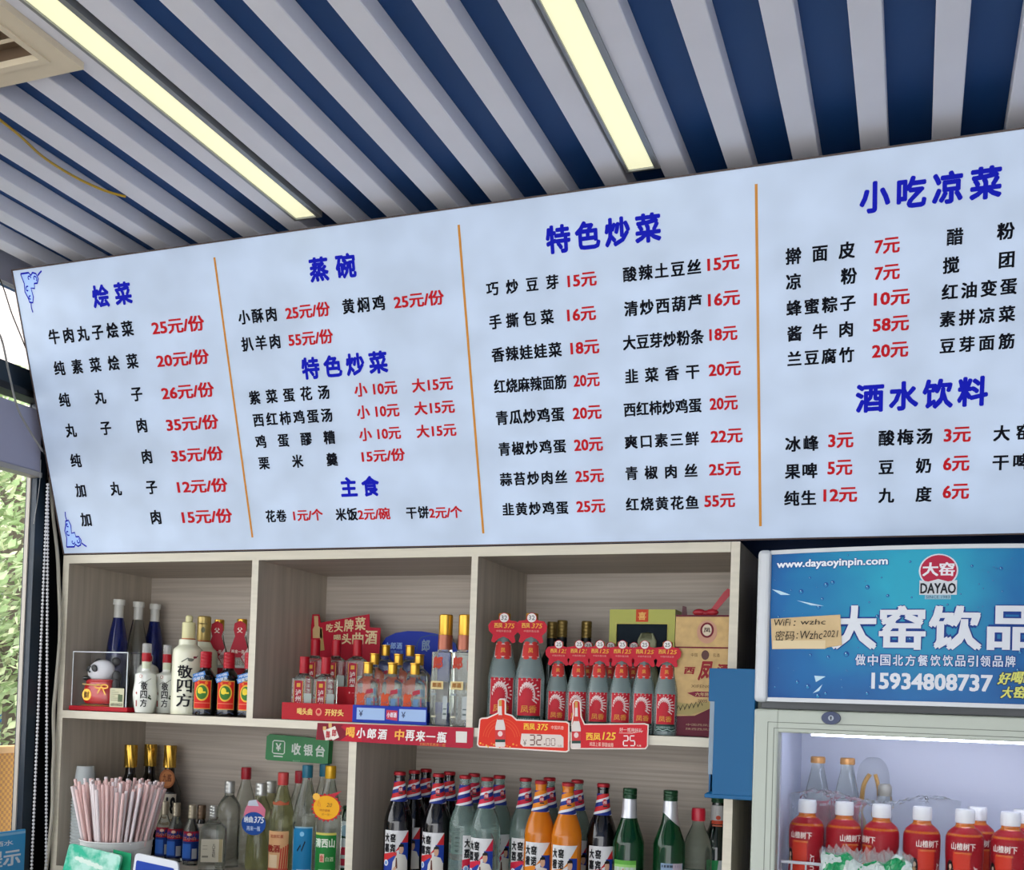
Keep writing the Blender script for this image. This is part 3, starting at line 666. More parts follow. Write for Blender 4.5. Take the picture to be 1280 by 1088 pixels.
# flat clear bottles in the red tray
fp = [(.025, 0), (.0275, .003), (.0275, .075), (.026, .083), (.012, .092), (.010, .096)]
lo = bottle('spirit_flask', '', 'bottle', 'flat clear flasks with red caps', fp, LIQ, [('cap', capp(.0115, .094, .129, .001), REDC)],
     [('front_label', .022, .004, .078, 'a81a32', [('v', '泸州老窖', .2, .05, .8, .75, 'd9c8c4'), ('r', .3, .82, .7, .93, 'd8a23c'), ('s', [(.04, 0), (.04, 1)], .05, 'd8aa50'), ('s', [(.96, 0), (.96, 1)], .05, 'd8aa50')], {'u0': -.008, 'flat': .0176})], sq=(5, .6), seg=32)
lb = MB(); lb.rect(.006, .004, .0235, .052, plane((0, -.0168, 0), (1, 0, 0), (0, 0, 1), .0002), mat('frosted_back_label', 'a8b0a8', .5), 1); lb.build('back_label', lo)
ZR = onY(446, 800, .125).z-UZ-.147
K = Line(lo, 1.14)
K.at(380, 850, .043, UZ+.0036, 'flat clear flask with red cap at the left of the red tray front row', k=.55)
K.at(407, 850, .046, UZ+.0036, 'flat clear flask with red cap second in the red tray front row', k=.75)
K.at(394, 825, .140, UZ+ZR, 'flat clear flask on the red tray step behind the front pair', k=.75)
K.at(420, 825, .140, UZ+ZR, 'flat clear flask in the middle of the red tray step', k=.75)
K.at(446.5, 825, .125, UZ+ZR, 'flat clear flask at the right of the red tray step beside the blue tray', k=.75)
# blue tray
P0 = onY(440.5, 895, .006); P1 = onY(533.5, 895, .006); wdt = P1.x-P0.x; hw = wdt/2
BLP = mat('blue_cardboard', '0c2c98', .45, spec=.25)
tb = thing('display_tray', 'blue stepped display tray with two pale price slots on its front', 'display tray', (P0.x+hw, .006, UZ))
mb = MB(); mb.box(-hw, hw, 0, .0015, 0, .040, BLP); mb.box(-hw, hw, .0015, .24, 0, .003, BLP); ZM = onY(500, 818, .103).z-UZ-.135; ZT3 = onY(495, 807, .178).z-UZ-.135
mb.box(-hw, hw, .068, .140, .003, ZM-.001, BLP); mb.box(-hw, hw, .140, .215, .003, ZT3-.001, BLP); mb.box(-hw, -hw+.0015, .0015, .066, .003, .040, BLP); mb.build('tray', tb)
lb = MB(); f4 = front(-hw, -.0002, 0); pxm = wdt/(533.5-440.5)
for a, b in ((5.5, 41), (59, 92)):
    lb.rect(a*pxm, .007, b*pxm, .034, f4, ink('9db7dc'), 1); lb.text('￥', (a+3)*pxm, .014, (a+8)*pxm, .028, f4, ink('3c4668'), 2, .02)
lb.poly([(43*pxm, .010), (57*pxm, .007), (57*pxm, .030), (43*pxm, .031)], f4, ink('c03a4c'), 1); lb.text('小郎酒', 44*pxm, .014, 56*pxm, .026, f4, ink('e8e4ec'), 2, .03); lb.build('front_print', tb)
yb = .262; F2 = (440, 760, 6.04)
ol = zz(F2, [(215, 560), (218, 290), (255, 225), (330, 190), (420, 176), (530, 178), (630, 195), (720, 225), (780, 270), (800, 330), (800, 560)], yb)
t2 = thing('promotion_card', 'blue dome-topped card standing behind the blue tray bottles', 'card'); cd = MB(); prism(cd, ol, card(0, yb, 0), .0015, BLP); cd.build('card', t2)
lb = MB(); fl = plane((0, yb, 0), (1, 0, 0), (0, 0, 1), .0004); ztext(lb, '小郎酒', F2, 245, 262, 380, 312, yb, fl, ink('8fb0e0')); ztext(lb, '光瓶小酒', F2, 290, 322, 385, 345, yb, fl, ink('5a80c8'))
lb.stroke(zz(F2, [(490, 330), (492, 270), (520, 225), (600, 205), (690, 215), (760, 255), (795, 320)], yb), .002, fl, ink('2c4a70'), 1); ztext(lb, '郎', F2, 525, 240, 590, 330, yb, fl, ink('7a8ea8')); lb.build('print', t2)
xp = [(.026, 0), (.0285, .003), (.0285, .058), (.025, .068), (.013, .077), (.0098, .084)]
xo_ = bottle('spirit_flask', '', 'bottle', 'small clear flasks with gold caps', xp, LIQ, [('cap', capp(.0108, .083, .101, .001)+[(.0122, .1012), (.0122, .103)], GOLD)],
     [('front_print', .050, .004, .058, None, [('t', '郎', .04, .35, .42, .85, 'd8552c', .05), ('p', [(.45, .78), (.8, .84), (.78, .98), (.47, .92)], 'b83848'), ('r', .28, .1, .9, .16, '5c80b4'), ('r', .45, .22, .9, .34, '6a90bc'), ('r', .1, .0, .95, .06, 'b8c4cc'), ('s', [(.86, .3), (.84, .7)], .04, 'c05068'), ('r', .5, .42, .72, .66, 4, '6d93b8')])], sq=(5, .6), seg=32)
K = Line(xo_, 1.31)
nm = {0: 'front row of the blue tray', 1: 'middle step of the blue tray', 2: 'top step of the blue tray'}
for r, (y, z, pxs) in enumerate(((.0375, .0050, (459.5, 490, 518)), (.103, ZM, (467, 497, 523)), (.178, ZT3, (480.5, 511)))):
    for i, px in enumerate(pxs): K.at(px, 860, y, UZ+z, f'small clear gold-capped flask, {ORD[i]} from the left, {nm[r]}', k=.8)
# tall square gift bottles
tp_ = [(.0230, 0), (.0245, .003), (.0245, .160), (.023, .166), (.014, .168), (.014, .172)]
tl = bottle('gift_bottle', '', 'bottle', 'tall square bottles with gold caps', tp_, LIQ, [('cap_collar', [(.0165, .172), (.0165, .205)], mat('rose_gold_collar', '9a5a44', .35, metal=.4)), ('cap', capp(.0158, .205, .252, .002), GOLD)],
     [('front_print', .042, .006, .158, None, [('t', '郎', .10, .80, .66, .99, 'b8402c', .05), ('r', .0, .50, .72, .62, 'd8c48c'), ('t', '郎酒', .10, .525, .62, .60, 'a06a30', .04), ('r', .02, .41, .35, .44, '8f989a'), ('r', .05, .08, .35, .11, 'c2c0a8'), ('r', .72, .06, .98, .40, 'a9b0b0'), ('r', .75, .12, .95, .15, '5f6a6a'), ('r', .75, .2, .95, .22, '5f6a6a')])], sq=(7, .95), seg=36)
K = Line(tl)
for (x, y), lb_ in (((.2615, .040), 'tall square clear bottle with gold cap next to the blue tray'), ((.3105-.0005, .040), 'tall square clear bottle with gold cap half hidden by the second upright divider'), ((.245, .200), 'tall square clear bottle farthest back beside the blue dome card')):
    K.at(500, 850, .05, UZ, lb_, rz=.0)
    o = [q for q in C.objects if q.get('label') == lb_][0]; o.location = (x, y, UZ)
# ---- upper right pigeonhole
def swirl(): # pale phoenix sweep
    ops = []
    for i in range(11):
        a = -.5+i*.33; ops.append(('s', [(.42+.30*math.cos(a+t*.12)*(1-t*.02), .52+.30*math.sin(a+t*.12)+.02*t) for t in range(6)], .045, 'd9c0bc'))
        ops.append(('s', [(.42+.22*math.cos(a), .55+.22*math.sin(a)), (.5+.42*math.cos(a-.25), .58+.36*math.sin(a-.25))], .03, 'd9c0bc'))
    return ops
def xf(kind, H, r, k):
    p = [(.84*r, 0), (r, .004), (r, .40*H), (.97*r, .47*H), (.80*r, .58*H), (.58*r, .70*H), (.44*r, .80*H), (.40*r, .90*H), (.40*r, .95*H)]
    rt_ = bottle('spirit_bottle', '', 'bottle', kind, p, FROST, [('cap', capp(.43*r, .93*H, 1.0*H), GOLD)], [])
    rf = interp(smoothp(p))
    w1 = 1.75*r
    lo_ = MB(); mp = sub(cyl(rf, .0004), -w1/2, .045*H, w1, .40*H)
    lo_.rect(0, 0, 1, .18, mp, ink('1d3a34'), 1, 12, 1)
    lo_.rect(0, .18, 1, .96, mp, ink('d8bab4'), 1, 12, 2); lo_.rect(.03, .18, .97, .93, mp, ink('b5202e'), 2, 12, 2)
    for i in range(5): lo_.disc(.1+.2*i, .955, .09, .03, mp, ink('b5202e'), 2, 10)
    art(lo_, [(o[0], [(a, .2+b*.75) for a, b in o[1]], o[2], o[3]) for o in swirl()], mp)
    art(lo_, [('t', '凤香', .2, .24, .8, .40, 'd08a3c'), ('t', '西凤酒股份有限公司', .08, .06, .92, .13, '8fa8a0'), ('s', [(0, .01), (.2, .05), (.4, .01), (.6, .05), (.8, .01), (1, .04)], .02, '9fb4ac')], mp)
    lo_.build('front_label', rt_)
    nl = MB(); mp = sub(cyl(rf, .0004), -.72*r, .60*H, 1.44*r, .15*H)
    nl.rect(.04, .1, .96, .9, mp, ink('ddc3bd'), 1, 10, 2); nl.rect(.08, .16, .92, .84, mp, ink('c23a36'), 2, 10, 2)
    for a in (.3, .7): nl.disc(a, .92, .16, .1, mp, ink('c23a36'), 2, 10); nl.disc(a, .08, .16, .1, mp, ink('c23a36'), 2, 10)
    art(nl, [('t', '凤', .4, .36, .6, .64, 'e0a848')], mp); nl.build('neck_label', rt_)
    # hanging price tag, a card round the neck
    tg = MB(); y0 = -.52*r-.004; q = k
    cp_ = card(0, y0, 0); n2 = plane((0, y0, 0), (1, 0, 0), (0, 0, 1), .0004)
    prism(tg, [(q*a, .86*H+q*(b*1.3-.15 if b < .6 else b)) for a, b in ((-1.0, .0), (-1.05, .28), (-.85, .52), (-.5, .55), (-.36, .62), (-.3, .95), (0, 1.1), (.3, .95), (.36, .62), (.5, .55), (.85, .52), (1.05, .28), (1.0, .0), (.72, -.22), (.82, -.55), (.6, -.62), (.35, -.40), (0, -.28), (-.35, -.40), (-.6, -.62), (-.82, -.55), (-.72, -.22))], cp_, .0005, ink('c01c30'))
    tg.disc(0, .86*H+q*.74, q*.34, q*.34, n2, ink('c01c30'), 1); tg.disc(0, .86*H+q*.74, q*.30, q*.30, n2, ink('e4e0da'), 2)
    tg.text('32' if kind[0] == 'l' else '25', -q*.2, .86*H+q*.60, q*.2, .86*H+q*.90, n2, ink('33302e'), 3, .0)
    tg.text('西凤', -q*.65, .86*H+q*.05, -q*.1, .86*H+q*.38, n2, ink('e6b04a'), 2, .03); tg.text('375' if kind[0] == 'l' else '125', q*.0, .86*H+q*.05, q*.68, .86*H+q*.38, n2, ink('e6a03a'), 2, .02, .2)
    tg.text('中国凤香白酒', -q*.5, .86*H-q*.22, q*.5, .86*H-q*.08, n2, ink('df9a90'), 2, .0)
    tg.build('price_tag', rt_); return rt_
K = Line(xf('large clear bottles with red price tags', .256, .0325, .033))
K.at(628, 850, .049, UZ, 'large clear bottle with red 32 tag next to the second upright divider', k=.9)
K.at(662.5, 850, .046, UZ, 'large clear bottle with red 32 tag beside the smaller 25 bottles', k=.9)
K = Line(xf('small clear bottles with red price tags', .195, .0245, .0275))
for i, (px, yj) in enumerate(((697, .061), (722.5, .050), (748.5, .041), (776.5, .039), (804.5, .037), (833, .030))):
    K.at(px, 860, yj, UZ, f'small clear bottle with red 25 tag, {ORD[i]} in front after the 32 bottles', k=.9)
for i, px in enumerate((734, 762, 791)):
    K.at(px, 860, .101, UZ, f'small clear bottle with red 25 tag, {ORD[i]} of three behind the front row', k=.9)
dp = [(.025, 0), (.0275, .004), (.0275, .13), (.026, .16), (.014, .19), (.0115, .21), (.0115, .225)]
K = Line(bottle('wine_bottle', '', 'bottle', 'dark bottles with antique gold caps', dp, mat('dark_green_black_glass', '0b1613', .06, coat=.4), [('cap', ridged(.0125, .215, .255, 5), OLDG), ('neck_foil', [(.012, .20), (.0122, .214)], BLACK)]))
for px, yj, q in ((689.5, .262, 'first from the large tagged bottles'), (702, .219, 'second, just in front of the first'), (732.5, .240, 'standing apart nearest the green box')):
    K.at(px, 810, yj, UZ, f'dark bottle with old gold cap at the back, {q}', k=.8)
# green gift box
P0 = onY(760, 840, .15); P1 = onY(842, 840, .15); W_ = P1.x-P0.x; top = onY(800, 762, .15).z-UZ
gb = thing('gift_box', 'yellow-green gift box with dark window showing a bottle', 'box', ((P0.x+P1.x)/2, .15, UZ))
GRB = mat('yellow_green_card', '8f9038', .35, metal=.2)
hw = W_/2; mb = MB(); mb.box(-hw, hw, .004, .12, 0, top, GRB)
w1, z1, z2 = hw-.017, .03, top-.033
for a in ((-hw, -w1, 0, top), (w1, hw, 0, top), (-w1, w1, 0, z1), (-w1, w1, z2, top)): mb.box(a[0], a[1], 0, .004, a[2], a[3], GRB)
mb.build('box', gb)
MB().box(-w1, w1, .0036, .0039, z1, z2, mat('dark_window_liner', '0c1a24', .6, spec=.15)).build('window', gb)
lb = MB(); f4 = front(0, -.0002, top); lb.rect(-.014, -.028, .014, 0, f4, ink('c0431f'), 1); lb.text('喜', -.009, -.024, .009, -.006, f4, ink('e0b060'), 2, .03)
for a in ((-w1-.002, -w1, z1, z2), (w1, w1+.002, z1, z2), (-w1-.002, w1+.002, z2, z2+.002)): lb.rect(a[0], a[2]-top, a[1], a[3]-top, f4, ink('b5ad5a'), 1)
lb.build('seal_print', gb)
MB().lathe([(0, .06), (.026, .06), (.030, .10), (.028, .135), (.016, .165), (.014, .178), (.022, .190), (.022, .205), (.014, .222), (0, .224)], mat('bottle_in_window', '5c5e44', .3, metal=.4), 20, (.012, .0015, 0), (2, .1)).build('bottle_figure', gb, True)
# tall gold box
P0 = onY(842.5, 850, .03); W_ = min(.128, .9055-P0.x); top = onY(860, 769, .03).z-UZ
gx = thing('gift_box', 'tall gold gift box with red calligraphy and dark red base', 'box', (P0.x+W_/2, .03, UZ), 0)
GB = mat('gold_print_card', 'b4945c', .45, metal=.1, noise=.12, scale=(60, 60, 60)); hw = W_/2
mb = MB(); mb.box(-hw, hw, 0, .12, .0, top, GB); mb.build('box', gx)
lb = MB(); f4 = front(-hw, -.0002, 0); H = top; RB = '6a1024'
lb.rect(0, 0, W_, .16*H, f4, ink('5c1026'), 1, 6, 1); lb.poly([(0, .16*H), (W_, .16*H), (W_, .36*H), (.75*W_, .25*H), (.4*W_, .17*H)], f4, ink('5c1026'), 1)
lb.poly([(0, .18*H), (.3*W_, .17*H), (.55*W_, .21*H), (.95*W_, .29*H), (.7*W_, .29*H), (.3*W_, .265*H), (0, .28*H)], f4, ink('9c8c58'), 2)
for i in range(6): lb.stroke([(.05*W_+.08*W_*i, (.2+.008*i)*H), (.1*W_+.08*W_*i, (.25+.008*i)*H), (.14*W_+.08*W_*i, (.215+.008*i)*H)], .0018, f4, ink('3a3420'), 3)
lb.rect(0, .725*H, W_, .737*H, f4, ink(RB), 2, 6, 1); lb.rect(0, .985*H, W_, H, f4, ink('5c1026'), 2, 6, 1)
lb.disc(.58*W_, .86*H, .021, .024, f4, ink('b88a70'), 1); lb.disc(.58*W_, .875*H, .014, .016, f4, ink('6a1024'), 2); lb.disc(.58*W_, .875*H, .010, .012, f4, ink('c8b8a0'), 3); lb.text('凤', .52*W_, .855*H, .64*W_, .895*H, f4, ink('3a2420'), 4, .02)
lb.text('中国', .30*W_, .655*H, .42*W_, .685*H, f4, ink('6a5434'), 1, .0); lb.disc(.56*W_, .67*H, .008, .010, f4, ink('5a3a34'), 1); lb.text('名酒', .70*W_, .655*H, .82*W_, .685*H, f4, ink('6a5434'), 1, .0)
for ch, a, b, c, d in (('西', .17, .51, .37, .57), ('凤', .43, .46, .68, .62), ('酒', .76, .50, .98, .60)): lb.text(ch, a*W_, b*H, c*W_, d*H, f4, ink('8c1c22'), 1, .05, .15)
lb.text('XIFENG', .32*W_, .40*H, .68*W_, .425*H, f4, ink('6a5434'), 1); lb.poly([(.25*W_, .355*H), (.4*W_, .325*H), (.8*W_, .325*H), (.8*W_, .37*H), (.4*W_, .37*H)], f4, ink('7a1c30'), 1); lb.text('六年陈酿', .4*W_, .332*H, .75*W_, .362*H, f4, ink('c8a878'), 2, .02); lb.text('2005', .45*W_, .28*H, .62*W_, .305*H, f4, ink('5a4430'), 3)
lb.text('中国西凤酒', .25*W_, .085*H, .75*W_, .105*H, f4, ink('a08068'), 2); lb.text('陕西西凤酒', .25*W_, .05*H, .75*W_, .07*H, f4, ink('a08068'), 2)
lb.build('print', gx)
rb_ = MB(); rr = mat('red_ribbon', '9c1a28', .45)
rb_.ball((.0, .03, top+.006), .007, rr, 12, 8, (1.2, .9, .9)); rb_.ball((-.014, .03, top+.008), .010, rr, 12, 8, (1.4, .7, .75)); rb_.ball((.013, .03, top+.008), .010, rr, 12, 8, (1.4, .7, .75)); prism(rb_, [(.006, top+.008), (.016, top+.004), (.048, top+.042), (.054, top+.044), (.050, top+.056), (.044, top+.058), (.036, top+.050)], card(0, .028, 0), .0015, rr); prism(rb_, [(-.052, top+.001), (-.040, top+.001), (-.042, top+.020), (-.050, top+.022)], card(0, .032, 0), .0015, mat('dark_ribbon', '4a1420', .5)); rb_.build('ribbon_bow', gx, True)
# ---- cards hung on the shelf edge
yb = -.0035
def pcard(name, label, cat, ol, y, mt, th=.001, border=None):
    t = thing(name, label, cat); cd = MB(); prism(cd, ol, card(0, y, 0), th, mt); cd.build('card', t); return t
fl = plane((0, yb, 0), (1, 0, 0), (0, 0, 1), .0003)
q = lambda pts, y=yb: [pz(px, py, y) for px, py in pts]
t2 = pcard('shelf_strip', 'long dark red promotion strip with yellow and white slogan on the shelf edge', 'shelf strip', q([(397, 904), (592, 910), (591, 934), (587, 936), (395, 925)]), yb, ink('ac1a34'))
lb = MB(); Fp = (0, 0, 1)
lb.poly(q([(396, 925), (425, 926.5), (436, 918), (426, 909), (430, 906), (397, 904)]), fl, ink('7a1226'), 1); lb.poly(q([(424, 926.5), (437, 918), (428, 909), (452, 906), (452, 928)]), fl, ink('c01a30'), 1)
lb.poly(q([(404, 913), (412, 911), (418, 924), (407, 926)]), fl, ink('d8d0c4'), 2); lb.poly(q([(411, 911), (419, 908), (424, 922), (416, 926)]), fl, ink('e2dace'), 3)
for a in ((404, 908.5, 408, 913), (411, 904.5, 415, 910)): lb.poly(q([(a[0], a[1]), (a[2], a[1]), (a[2], a[3]), (a[0], a[3])]), fl, ink('d0a868'), 4)
ztext(lb, '郎', Fp, 407.5, 914, 413, 923, yb, fl, ink('b02030'), .03, 4); ztext(lb, '郎', Fp, 415, 912, 421, 921, yb, fl, ink('b02030'), .03, 4)
def slant(lb, s, x0, y0, x1, y1, pitch, wch, h, y, fl, mts, sk=.08):
    n = len(s)
    for i, ch in enumerate(s):
        x = x0+(x1-x0)*i/max(n-1, 1); yy = y0+(y1-y0)*i/max(n-1, 1); a = pz(x, yy, y); c = pz(x+wch, yy-h, y)
        if ch != '一': lb.text(ch, a[0], a[1], c[0], c[1], fl, mts[i], 3, .035, sk)
        else: d = (c[1]-a[1])*.45; lb.text(ch, a[0], a[1]+d, c[0], a[1]+d+(c[1]-a[1])*.12, fl, mts[i], 3, .03, 0)
Y_, W2 = ink('efb04a'), ink('e6e0dc')
slant(lb, '喝小郎酒', 432, 922, 472, 924.5, 0, 11.5, 12.5, yb, fl, [Y_, W2, W2, W2]); slant(lb, '中再来一瓶', 493, 925.5, 546, 928.5, 0, 12, 13, yb, fl, [Y_, W2, W2, W2, W2])
ztext(lb, '扫码开奖再来一瓶', Fp, 525, 930, 557, 932.5, yb, fl, ink('d8904a'), 0, 3)
lb.poly(q([(570, 914.5), (584, 915), (583.5, 929), (570, 928.5)]), fl, ink('d8d4cc'), 2); lb.build('print', t2)
# price tag 32.00
WHT = ink('e6d8cc'); RT = ink('d8301c')
o1 = [(599, 899.5), (602, 897.5), (609, 897), (618, 893), (622, 891), (622.5, 876), (625, 873.5), (630, 873.5), (632.5, 876), (632.5, 892), (640, 894), (646, 899.5), (708, 902), (712, 904.5), (711.5, 939), (708, 941), (599, 934.5), (596, 931.5)]
def shrink(pts, k): # inset towards each edge's inside
    out = []; n = len(pts)
    ar = sum(pts[i][0]*pts[(i+1) % n][1]-pts[(i+1) % n][0]*pts[i][1] for i in range(n)); s_ = 1 if ar > 0 else -1
    for i in range(n):
        a, b, c = pts[i-1], pts[i], pts[(i+1) % n]
        def nrm(p, r): dx, dy = r[0]-p[0], r[1]-p[1]; l = math.hypot(dx, dy); return -dy/l*s_, dx/l*s_
        n1, n2 = nrm(a, b), nrm(b, c); d = 1+n1[0]*n2[0]+n1[1]*n2[1]; d = max(d, .5)
        out.append((b[0]+k*(n1[0]+n2[0])/d, b[1]+k*(n1[1]+n2[1])/d))
    return out
t2 = pcard('price_card', 'red die-cut price card reading 32.00 with a bottle picture', 'price card', q(o1), yb, WHT)
lb = MB(); lb.poly(q(shrink(o1, 1.7)), fl, RT, 1)
for r in (30, 26, 22): lb.stroke(q([(627+r*.78*math.cos(a), 926-r*math.sin(a)*.92) for a in [PI*(.06+.88*i/16) for i in range(17)]]), .0014, fl, ink('e0522c'), 2)
def minibottle(lb, cx, y0, y1, w, yy):
    h = y1-y0; z = lambda pts: q([(cx+a*w, y0+b*h) for a, b in pts], yy)
    lb.poly(z([(-.3, 0), (.3, 0), (.3, .12), (.34, .3), (.8, .48), (1, .58), (1, .97), (.9, 1), (-.9, 1), (-1, .97), (-1, .58), (-.8, .48), (-.34, .3), (-.3, .12)]), fl, ink('d8cfc8'), 3)
    lb.poly(z([(-.3, 0), (.3, 0), (.3, .13), (-.3, .13)]), fl, ink('c89a50'), 4); lb.poly(z([(-.45, .32), (.45, .32), (.6, .42), (-.6, .42)]), fl, ink('cc3a2c'), 4)
    lb.poly(z([(-1, .64), (1, .64), (1, .84), (-1, .84)]), fl, ink('c8383a'), 4); lb.disc(*z([(0, .72)])[0], w*.0009, h*.0001, fl, ink('e6c8c4'), 5); lb.poly(z([(-1, .84), (1, .84), (1, .9), (-1, .9)]), fl, ink('24443c'), 4)
minibottle(lb, 625.5, 875.5, 934, 6.2, yb)
for i in range(14): p = pz(600+i*3.4+random.random()*2, 929.5+(i % 4)*1.3+i*.1, yb); lb.disc(p[0], p[1], .0022, .0022, fl, ink(('e8a23c', 'e86a2c', 'e0b060')[i % 3]), 2, 10)
ztext(lb, '西凤', Fp, 654.5, 905, 669, 912.5, yb, fl, ink('f0c040'), .03, 3); ztext(lb, '375', Fp, 671, 905.5, 684.5, 913, yb, fl, ink('f0c040'), .02, 3, .15); ztext(lb, '中国凤香', Fp, 689, 908, 705, 912, yb, fl, ink('f0c8b8'), .0, 3)
lb.poly(q([(652, 917.3), (701, 919), (704.5, 922), (704.5, 935), (654, 933.5), (650.5, 930)]), fl, ink('dccfc4'), 2)
ztext(lb, '￥', Fp, 654, 925, 658.5, 932.5, yb, fl, ink('4a3c38'), 0, 3)
def seg7(lb, s, x, yb_, w, h, st, fl, mt, yy, L=3):
    SG = {'0': 'abcdef', '2': 'abged', '3': 'abgcd', '5': 'afgcd'}
    for ch in s:
        if ch == '.':
            p = pz(x+1.2, yb_-.8, yy); lb.disc(p[0], p[1], .0016, .0016, fl, mt, L, 8); x += 3.2; continue
        P = {'a': [(.1, 1), (.9, 1)], 'b': [(.95, .95), (.95, .55)], 'c': [(.95, .45), (.95, .05)], 'd': [(.1, 0), (.9, 0)], 'e': [(.05, .45), (.05, .05)], 'f': [(.05, .95), (.05, .55)], 'g': [(.1, .5), (.9, .5)]}
        for c in SG[ch]: lb.stroke(q([(x+a*w, yb_-b*h) for a, b in P[c]], yy), st, fl, mt, L)
        x += w*1.32
seg7(lb, '32.', 662, 931.5, 6.6, 12.2, .0024, fl, ink('6a3a34'), yb); seg7(lb, '00', 682.5, 932.3, 5.0, 8.6, .0014, fl, ink('7a5650'), yb); ztext(lb, '元/瓶', Fp, 697, 931.5, 702.5, 934, yb, fl, ink('8a6a60'), 0, 3); lb.build('print', t2)
# price tag 25
o2 = [(713, 934), (714.5, 916), (714, 905), (716, 893), (715.5, 879), (718, 875), (723, 875), (726, 878), (727, 896), (731, 905), (806, 904.5), (811, 906), (810, 933), (807, 937), (719, 937), (714.5, 937)]
yb2 = -.0052; fl = plane((0, yb2, 0), (1, 0, 0), (0, 0, 1), .0003); yb = yb2; q = lambda pts, y=yb2: [pz(px, py, y) for px, py in pts]
t2 = pcard('price_card', 'smaller red die-cut price card reading 25 with a bottle picture', 'price card', q(o2), yb2, WHT)
lb = MB(); lb.poly(q(shrink(o2, 1.5)), fl, ink('c8202a'), 1); minibottle(lb, 720.5, 877.5, 935.5, 5.6, yb2)
ztext(lb, '西凤', Fp, 732.5, 917, 751, 925.5, yb2, fl, ink('f0c040'), .03, 3); ztext(lb, '125', Fp, 753, 916, 769, 925, yb2, fl, ink('f0c040'), .02, 3, .15); ztext(lb, '绵甜上乘 醇馥幽雅', Fp, 737, 929, 767, 933, yb2, fl, ink('f0c8b8'), .0, 3)
ztext(lb, '好一瓶用好礼', Fp, 774.5, 911, 803, 915, yb2, fl, ink('f0dcd0'), .0, 3); lb.stroke(q([(774, 916.5), (790, 917), (804, 914)]), .0008, fl, ink('f0dcd0'), 3)
seg7(lb, '25', 779, 932.5, 6.4, 12.2, .0022, fl, ink('f2e6e0'), yb2); ztext(lb, '元/瓶', Fp, 796, 931.5, 801.5, 933.5, yb2, fl, ink('f0dcd0'), 0, 3); lb.build('print', t2)
# green cashier sign on the back of the lower pigeonhole
gy = .300; o3 = [(337.5, 918), (411.5, 924.5), (409.5, 955.5), (334, 950.5), (331.5, 948.5), (333.5, 920.5)]
yb = gy; fl = plane((0, gy, 0), (1, 0, 0), (0, 0, 1), .0004); q = lambda pts, y=gy: [pz(px, py, y) for px, py in pts]
t2 = thing('cashier_sign', 'green cashier sign with white characters above the tall lower-shelf bottles', 'sign'); cd = MB(); prism(cd, q(o3), card(0, gy, 0), .0215, mat('green_sign_acrylic', '0c7a3a', .35)); cd.build('panel', t2)
lb = MB(); SW_ = ink('d6dfd6')
lb.stroke(q([(342, 927), (343, 926), (355, 927), (356, 928.5), (355.5, 941.5), (354, 943), (342.5, 942), (340.5, 940.5), (341.3, 927.5), (343, 926)]), .0030, fl, SW_, 1); lb.stroke(q([(342, 945.5), (353.5, 946.3)]), .0034, fl, SW_, 1)
ztext(lb, '￥', Fp, 344.5, 929.5, 352, 939, yb, fl, SW_, .03, 2); slant(lb, '收银台', 364.5, 943.8, 394.5, 946.3, 0, 12.2, 14, yb, fl, [SW_]*3, 0); ztext(lb, '微信支付', Fp, 366, 950.8, 375, 952.6, yb, fl, ink('9cc8a8'), 0, 2); lb.build('lettering', t2)

# ================================================================== lower left pigeonhole
FZ2 = FZ+.0012
def ybase(px, py): return onZ(px, py, FZ).y
# twisted gold caps
def twisted(r, z0, z1, mt, parent):
    mb = MB(); seg = 36; n = 10; vs = []; fs = []
    for j in range(n+1):
        z = z0+(z1-z0)*j/n
        for i in range(seg):
            a = 2*PI*i/seg; k = r*(1+.055*math.cos(9*a+6*j/n)); vs.append((k*math.cos(a), k*math.sin(a), z))
    for j in range(n):
        for i in range(seg): l = (i+1) % seg; fs.append((j*seg+i, j*seg+l, (j+1)*seg+l, (j+1)*seg+i))
    fs.append(tuple(n*seg+i for i in range(seg))); mb.add(vs, fs, mt); return mb.build('cap', parent, True)
def goldcap(full):
    p = [(.030, 0), (.033, .004), (.033, .15), (.030, .175), (.020, .20), (.014, .215), (.0135, .235)]
    b_ = bottle('spirit_bottle', '', 'bottle', 'dark bottles with twisted gold caps', p, BROWNG, [], [])
    twisted(.0165, .232, .290, mat('bright_gold_cap', 'b8923c', .25, metal=.85), b_)
    if full:
        lb = MB(); f6 = plane((.004, -.0355, .205), (1, 0, 0), (0, -.05, 1), .0003); lb.disc(0, 0, .021, .025, f6, ink('9a5a30'), 1); lb.disc(0, 0, .017, .020, f6, ink('b87440'), 2); lb.text('九酱', -.012, -.008, .012, .012, f6, ink('6a3418'), 3, .02); lb.build('round_tag', b_)
        label_mesh(b_, 'front_label', interp(smoothp(p)), .06, .07, .165, 'd2c8b4', [('t', '18', .55, .45, .95, .92, '1a1614', .04), ('r', .45, .25, .9, .32, 'a08868'), ('r', .45, .1, .9, .16, 'a08868')])
    return b_
K = Line(goldcap(False), 1.055); K.at(163.5, 950, .2, FZ2, 'dark bottle with twisted gold cap, nearest the side panel behind the straws', k=.5); K.at(188, 950, .279, FZ2, 'dark bottle with twisted gold cap, between its two neighbours behind the straws', k=.5)
Line(goldcap(True), 1.055).at(212.5, 950, .275, FZ2, 'dark bottle with twisted gold cap, round copper tag and cream 18 label', k=.6)
